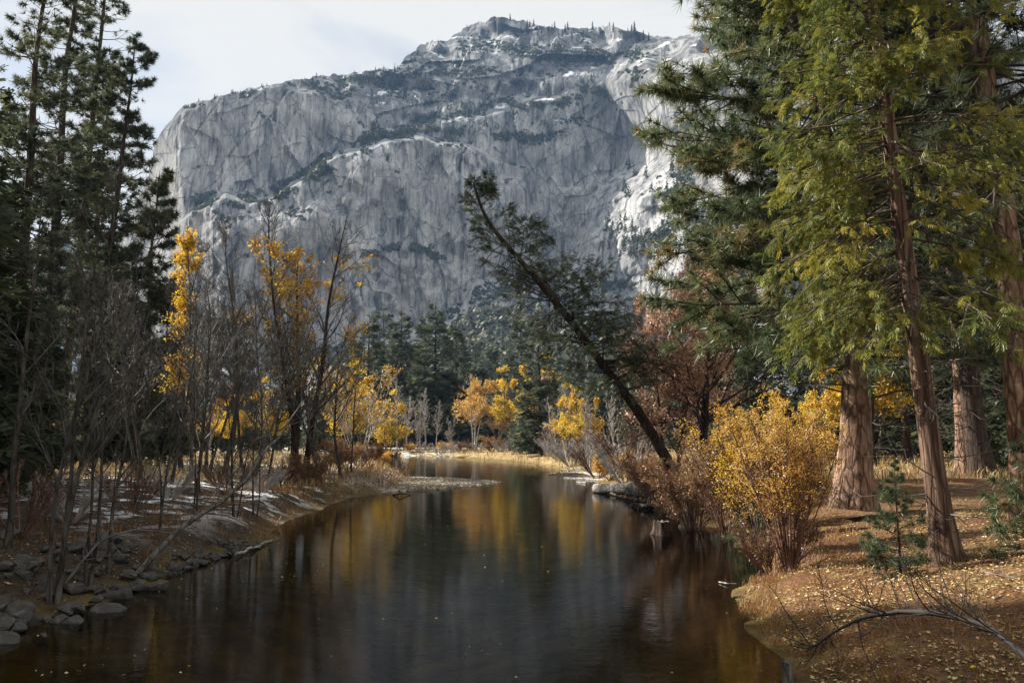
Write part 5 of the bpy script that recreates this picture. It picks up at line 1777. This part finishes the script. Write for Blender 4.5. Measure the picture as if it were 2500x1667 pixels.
# driftwood of the right shore
limb("driftwood_log", "long white driftwood log reaching into the river from the right shore", "log", [W(1338, 1157, 0.06), W(1380, 1155, 0.12), W(1430, 1153, 0.22), W(1475, 1160, 0.28), W(1510, 1166, 0.2)], 0.05, 0.22, B_DRIFT, 8, 805, 0.8, 0.02, 0.1, sides=10)
limb("driftwood_log", "second white log lying low in the water before the long one", "log", [W(1378, 1166, 0.02), W(1430, 1168, 0.06), W(1480, 1172, 0.1)], 0.05, 0.12, B_DRIFT, 0, 806, sides=10)
limb("driftwood_log", "short pale log in the water at the second log's tip", "log", [W(1408, 1176, 0.04), W(1432, 1178, 0.06)], 0.06, 0.08, B_DRIFT, 0, 807, sides=10)
limb("driftwood_log", "thick smooth grey trunk stranded on the right shore", "log", [W(1455, 1192, 0.25), W(1500, 1192, 0.42), W(1550, 1194, 0.45), W(1600, 1200, 0.5)], 0.30, 0.42, B_DRIFT, 0, 808, sides=14)
limb("driftwood_branch", "white forked driftwood in the water under the stranded trunk", "branch", [W(1455, 1186, 0.15), W(1475, 1200, 0.12), W(1505, 1208, 0.08)], 0.05, 0.07, B_DRIFT, 5, 809, 0.7, 0.025, 0.1)
limb("driftwood_branch", "white twig heap behind the long driftwood log", "branch", [W(1372, 1146, 0.15), W(1420, 1145, 0.35), W(1470, 1142, 0.3)], 0.04, 0.05, B_DRIFT, 22, 810, 1.6, 0.022, 0.25, T_PALE)
limb("root_tangle", "dark tangle of roots hanging at the water beside the stranded trunk", "roots", [W(1530, 1206, 0.25), W(1570, 1208, 0.4), W(1610, 1216, 0.35)], 0.12, 0.18, T_DARK, 60, 811, 0.9, 0.02, -0.5, T_DARK)
limb("root_tangle", "low black root clump in the water below the tangle", "roots", [W(1545, 1232, 0.1), W(1570, 1234, 0.2), W(1605, 1236, 0.15)], 0.10, 0.12, T_DARK, 36, 812, 0.7, 0.018, -0.1, T_DARK)
limb("snag_branch", "small dark snag in the water before the gravel bar", "branch", [W(958, 1208, 0.0), W(975, 1205, 0.18), W(988, 1206, 0.08), W(1003, 1208, 0.02)], 0.05, 0.03, T_DARK, 6, 813, 0.35, 0.015, 0.0)
limb("driftwood_stick", "thin white stick washed up under the golden willow's waterside", "branch", [W(1905, 1402, 0.1), W(1930, 1412, 0.15), W(1985, 1408, 0.2)], 0.018, 0.012, B_DRIFT, 16, 814, 0.35, 0.006, 0.0, T_PALE)
limb("driftwood_stick", "small pale stick floating before the russet grass of the right bank", "branch", [W(1755, 1420, 0.02), W(1775, 1424, 0.04), W(1797, 1424, 0.02)], 0.02, 0.012, B_DRIFT, 0, 815)
limb("driftwood_stick", "dark stick at the water's edge below the russet grass", "branch", [W(1790, 1456, 0.03), W(1815, 1455, 0.06), W(1850, 1470, 0.04)], 0.03, 0.015, T_DARK, 2, 816, 0.3, 0.006)
limb("meadow_log", "thin dark log lying on the sunny meadow between the right trunks", "log", [spot(2290, 48, 1140), spot(2320, 47, 1140), spot(2352, 46.5, 1140)], 0.10, 0.14, T_DARK, 3, 817, 0.5, 0.02)
limb("fallen_branch", "dead branch lying in the dry grass by the slanting cedar", "branch", [spot(2395, 15.5, 1370), spot(2440, 15.0, 1380), spot(2490, 14.6, 1390)], 0.02, 0.01, T_GREY, 8, 818, 0.3, 0.005)


def stump(name, label, loc, r, h, mat, seed, lean=(0, 0), flare=0.5):
    g = RNG(seed)
    t_ = thing(name, label, "stump", loc)
    k, rings = 18, 9
    a = np.arange(k) / k * 2 * np.pi
    z = np.linspace(-0.35, h, rings)
    rim = 1 + 0.12 * np.sin(a * 5 + seed) + 0.10 * g.normal(0, 1, k)
    V = []
    for q, zz in enumerate(z):
        rr = r * rim * (1 + flare * math.exp(-max(zz, 0) / (0.5 * r)))
        top = g.uniform(-0.10, 0.06, k) * h if q == rings - 1 else 0
        V.append(np.stack([np.cos(a) * rr + lean[0] * zz, np.sin(a) * rr + lean[1] * zz, np.full(k, zz) + top], -1))
    V = np.array(V)
    i = np.arange(rings - 1)[:, None] * k
    j = np.arange(k)[None, :]
    F = np.stack([i + j, i + (j + 1) % k, i + k + (j + 1) % k, i + k + j], -1).reshape(-1, 4)
    MB().add(V.reshape(-1, 3), F).build("stump_side", mat, t_, smooth=True)
    ring = V[-1] * np.array([0.97, 0.97, 1.0]) - np.array([0, 0, 0.03 * h])
    MB().add(np.concatenate([ring, [ring.mean(0) - np.array([0, 0, 0.12 * h])]]), np.array([[q, (q + 1) % k, k] for q in range(k)])).build("stump_top", B_DRIFT if mat is B_DRIFT else T_GREY, t_)
    return t_


stump("tree_stump", "black broken stump standing in the water at the right", W(1618, 1305, 0.0), 0.27, 0.52, B_DARK, 5)
stump("tree_stump", "grey flared stump at the water's edge under the rusty willow", (W(1684, 1288, 0.0)[0], W(1684, 1288, 0.0)[1] + 0.2, 0.05), 0.20, 1.25, B_GREY, 6, (0.05, 0), 1.1)
stump("tree_stump", "small grey stump at the water's edge in the lower right", W(1925, 1662, 0.02), 0.075, 0.30, B_GREY, 7, (-0.1, 0), 0.3)

# grasses: blades nobody could count
def blades(rng, pos, h, mat_name, mat, name, label, width=0.012, per=1, lean=0.45, cat="grass"):
    mb = MB()
    n_ = len(pos)
    a = rng.uniform(0, 2 * np.pi, n_)
    l_ = np.abs(rng.normal(0, lean, n_))
    d = norm(np.stack([np.cos(a) * l_, np.sin(a) * l_, np.ones(n_)], -1))
    tv = np.array([[0, -0.5 * width, 0], [0, 0.5 * width, 0], [0.55, 0.4 * width, 0.03], [0.55, -0.4 * width, 0.03], [1.0, 0, -0.12]])
    tv[:, 1] *= 1.0
    hh = h * rng.uniform(0.5, 1.25, n_)
    d_ = d
    side = norm(np.cross(d_, rng.normal(0, 1, d_.shape)))
    u = np.cross(d_, side)
    V = pos[:, None, :] + d_[:, None, :] * (tv[None, :, 0:1] * hh[:, None, None]) + side[:, None, :] * tv[None, :, 1:2] * (hh / h)[:, None, None] + u[:, None, :] * tv[None, :, 2:3] * hh[:, None, None] * 2.2
    F3 = np.array([[0, 1, 2], [0, 2, 3], [3, 2, 4]])
    F = (np.arange(n_)[:, None, None] * 5 + F3[None]).reshape(-1, 3)
    tint = np.clip(0.5 + 0.3 * vnoise(pos[:, 0] / 1.3, pos[:, 1] / 1.3, 0.0, seed=3) + rng.normal(0, 0.2, n_), 0, 1)
    mb.add(V.reshape(-1, 3), F, np.repeat(tint, 5))
    return tag(mb.build(name, mat), label, cat, kind="stuff")


def field(rng, n, x0, x1, y0, y1, dmin, dmax, clump, thr, seed, cond=None):
    x = rng.uniform(x0, x1, n)
    y = y0 + (y1 - y0) * rng.random(n) ** 1.4
    d = sdf(RIVER, x, y)
    k = (d > dmin) & (d < dmax) & (fbm(x / clump, y / clump, octaves=3, seed=seed) > thr + rng.normal(0, 0.12, n))
    if cond is not None:
        k &= cond(x, y)
    x, y = x[k], y[k]
    return np.stack([x, y, ground_z(x, y) - 0.01], -1)


rG = RNG(900)
inview = lambda x, y: np.abs(x) < 0.70 * y + 1.5
blades(rG, field(rG, 90000, 3, 26, 8, 46, 0.05, 3.0, 0.9, 0.08, 41, lambda x, y: inview(x, y) & (x > 2)), 0.24, "", M_REDGRASS, "bank_grass", "russet grass along the edge of the right bank", 0.012)
blades(rG, field(rG, 130000, 4, 34, 9, 50, 2.5, 60, 1.6, 0.28, 43, lambda x, y: inview(x, y) & (x > 2)), 0.17, "", M_DRYGRASS, "dry_grass", "short dry grass on the right bank", 0.009, lean=0.7)
blades(rG, field(rG, 70000, -30, 0, 14, 60, 0.1, 5, 0.9, 0.05, 45, lambda x, y: inview(x, y) & (x < 0) & (y > 20)), 0.32, "", M_REDGRASS, "bank_grass", "russet grass along the edge of the left bank", 0.015)
blades(rG, field(rG, 42000, -55, 55, 42, 120, 1.0, 80, 4.0, -0.2, 47, inview), 0.6, "", M_DRYGRASS, "meadow_grass", "tall dry grass of the far sunny meadow", 0.05)
blades(rG, field(rG, 60000, -60, 45, 40, 165, 0.05, 3.5, 2.0, -0.15, 49, inview), 0.7, "", M_REDGRASS, "waterside_sedge", "tawny sedge along the far waterline", 0.05)


blades(rG, field(rG, 70000, 3, 11, 8, 24, 0.02, 0.8, 0.5, 0.05, 61, inview), 0.22, "", M_REDGRASS, "shore_grass", "russet grass hanging over the water's edge of the right bank", 0.012, lean=0.75)


def litter(rng, x, y, size, name, label, z=None, tint_mu=0.5):
    zz = (ground_z(x, y) if z is None else z) + 0.012
    pos = np.stack([x, y, zz + rng.uniform(0, 0.02, len(x))], -1)
    a = rng.uniform(0, 2 * np.pi, len(x))
    d = np.stack([np.cos(a), np.sin(a), rng.normal(0, 0.22, len(x))], -1)
    mb = MB()
    scatter(mb, LEAF_V, LEAF_F, pos, d, UP + rng.normal(0, 0.28, pos.shape), size * rng.uniform(0.45, 1.6, len(x)), np.clip(tint_mu + rng.normal(0, 0.28, len(x)), 0, 1))
    return tag(mb.build(name, M_LITTER), label, "leaves", kind="stuff")


n_ = 60000
x_ = rG.uniform(4, 17, n_)
y_ = 7 + 19 * rG.random(n_) ** 1.3
k_ = (sdf(RIVER, x_, y_) > 0.2) & inview(x_, y_) & (fbm(x_ / 2.2, y_ / 1.2, octaves=3, seed=51) > -0.05 + rG.normal(0, 0.2, n_))
litter(rG, x_[k_], y_[k_], 0.055, "fallen_leaves", "pale fallen leaves scattered over the right bank")
# brown needles shed by the pines
n_ = 45000
x_ = rG.uniform(4, 20, n_)
y_ = 7.5 + 20 * rG.random(n_) ** 1.4
k_ = (sdf(RIVER, x_, y_) > 0.5) & inview(x_, y_) & (fbm(x_ / 1.6, y_ / 1.6, octaves=3, seed=57) > -0.1 + rG.normal(0, 0.15, n_))
x_, y_ = x_[k_], y_[k_]
a_ = rG.uniform(0, 2 * np.pi, len(x_))
nm_ = MB()
scatter(nm_, np.array([[0, -0.035, 0], [0, 0.035, 0], [1.0, 0, 0.05]]), np.array([[0, 1, 2]]), np.stack([x_, y_, ground_z(x_, y_) + 0.01], -1), np.stack([np.cos(a_), np.sin(a_), rG.normal(0.05, 0.12, len(x_))], -1),
        UP + rG.normal(0, 0.2, (len(x_), 3)), rG.uniform(0.10, 0.24, len(x_)), np.clip(0.4 + rG.normal(0, 0.25, len(x_)), 0, 1))
tag(nm_.build("needle_litter", M_REDGRASS), "brown pine needles shed over the right bank", "needles", kind="stuff")
n_ = 9000
x_ = rG.uniform(-14, 2, n_)
y_ = rG.uniform(44, 68, n_)
db_ = sdf(BAR, x_, y_)
k_ = (db_ < 0.1) & (ground_z(x_, y_) > 0.0) & (vnoise(x_ / 3.0, y_ / 0.9, 0.0, seed=6) > -0.2)
litter(rG, x_[k_], y_[k_], 0.12, "washed_up_leaves", "yellow leaves washed up on the gravel bar", tint_mu=0.75)
n_ = 1500
x_ = rG.uniform(-9, 6, n_)
y_ = 12.5 + 30 * rG.random(n_) ** 1.8
k_ = (sdf(RIVER, x_, y_) < -0.1) & (fbm(x_ / 3, y_ / 3, octaves=2, seed=55) > 0.12 + rG.normal(0, 0.15, n_))
litter(rG, x_[k_][:230], y_[k_][:230], 0.045, "floating_leaves", "tiny pale leaves drifting on the dark water", z=np.full(min(230, k_.sum()), -0.004), tint_mu=0.6)
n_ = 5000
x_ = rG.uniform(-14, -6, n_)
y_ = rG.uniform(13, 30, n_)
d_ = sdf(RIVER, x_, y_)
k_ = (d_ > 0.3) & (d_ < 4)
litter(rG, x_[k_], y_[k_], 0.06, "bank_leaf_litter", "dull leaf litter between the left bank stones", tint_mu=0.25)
# sticks shed on the right bank
ns_ = 240
x_ = rG.uniform(4.5, 16, ns_)
y_ = 8.5 + 15 * rG.random(ns_)
k_ = (sdf(RIVER, x_, y_) > 0.6) & inview(x_, y_)
x_, y_ = x_[k_], y_[k_]
a_ = rG.uniform(0, 2 * np.pi, len(x_))
ST = grow(rG, np.stack([x_, y_, ground_z(x_, y_) + 0.02], -1), np.stack([np.cos(a_), np.sin(a_), rG.normal(0, 0.05, len(x_))], -1), rG.uniform(0.12, 0.5, len(x_)), 3, 0.0, 0.15)
ST[:, :, 2] = ground_z(ST[:, :, 0], ST[:, :, 1]) + 0.02
sk_ = MB()
tube(sk_, ST, taper(len(ST), 4, rG.uniform(0.004, 0.011, len(ST)), 0.003), 4)
tag(sk_.build("fallen_sticks", T_BROWN), "small fallen sticks strewn over the right bank", "sticks", kind="stuff")
# gravel of the bar
bx_ = np.arange(BAR[:, 0].min() - 1, BAR[:, 0].max() + 1, 0.25)
by_ = np.arange(BAR[:, 1].min() - 1, BAR[:, 1].max() + 1, 0.25)
BX, BY = np.meshgrid(bx_, by_)
BZ = ground_z(BX, BY)
ok_ = (sdf(BAR, BX, BY) + fbm(BX * 0.9, BY * 0.9, octaves=3, seed=63) * 0.8 < 0.2)
fq = grid_faces(len(by_), len(bx_))
fq = fq[ok_.ravel()[fq].all(1)]
M_BAR = twig_mat("sandy_gravel", (0.20, 0.175, 0.14), (0.42, 0.37, 0.30))
tag(MB().add(np.stack([BX, BY, BZ + 0.006], -1), fq).build("gravel_bar", M_BAR, smooth=True), "sandy gravel bar lying low in the river", None, kind="structure")
n_ = 9000
x_ = rG.uniform(-14, 2, n_)
y_ = rG.uniform(44, 68, n_)
k_ = (sdf(BAR, x_, y_) < 0.3) & (ground_z(x_, y_) > -0.02)
x_, y_ = x_[k_], y_[k_]
M_GRAVEL = twig_mat("pale_gravel", (0.22, 0.20, 0.17), (0.46, 0.42, 0.36))
gm = MB()
blobs(gm, rG, np.stack([x_, y_, ground_z(x_, y_) - 0.01], -1), rG.uniform(0.05, 0.12, len(x_)), 0.5)
tag(gm.build("gravel", M_GRAVEL), "grey gravel of the low bar in the river", "gravel", kind="stuff")
# ------------------------------------------------------------------ air
def haze_box():
    m, n, l = new_mat("valley_haze")
    out = n.new("ShaderNodeOutputMaterial")
    v = n.new("ShaderNodeVolumePrincipled")
    v.inputs["Color"].default_value = (0.36, 0.60, 1.0, 1)
    v.inputs["Density"].default_value = HAZE_DENSITY
    v.inputs["Anisotropy"].default_value = 0.0
    l.new(v.outputs[0], out.inputs["Volume"])
    x0, x1, y0, y1, z0, z1 = -4100, 4100, -70, 3700, -8, 960
    vs = [(x, y, z) for z in (z0, z1) for y in (y0, y1) for x in (x0, x1)]
    fs = [[0, 2, 3, 1], [4, 5, 7, 6], [0, 1, 5, 4], [2, 6, 7, 3], [0, 4, 6, 2], [1, 3, 7, 5]]
    o = MB().add(vs, fs).build("haze", m)
    tag(o, "thin blue autumn haze filling the valley", None, kind="stuff")


HAZE_DENSITY = 0.00008
haze_box()
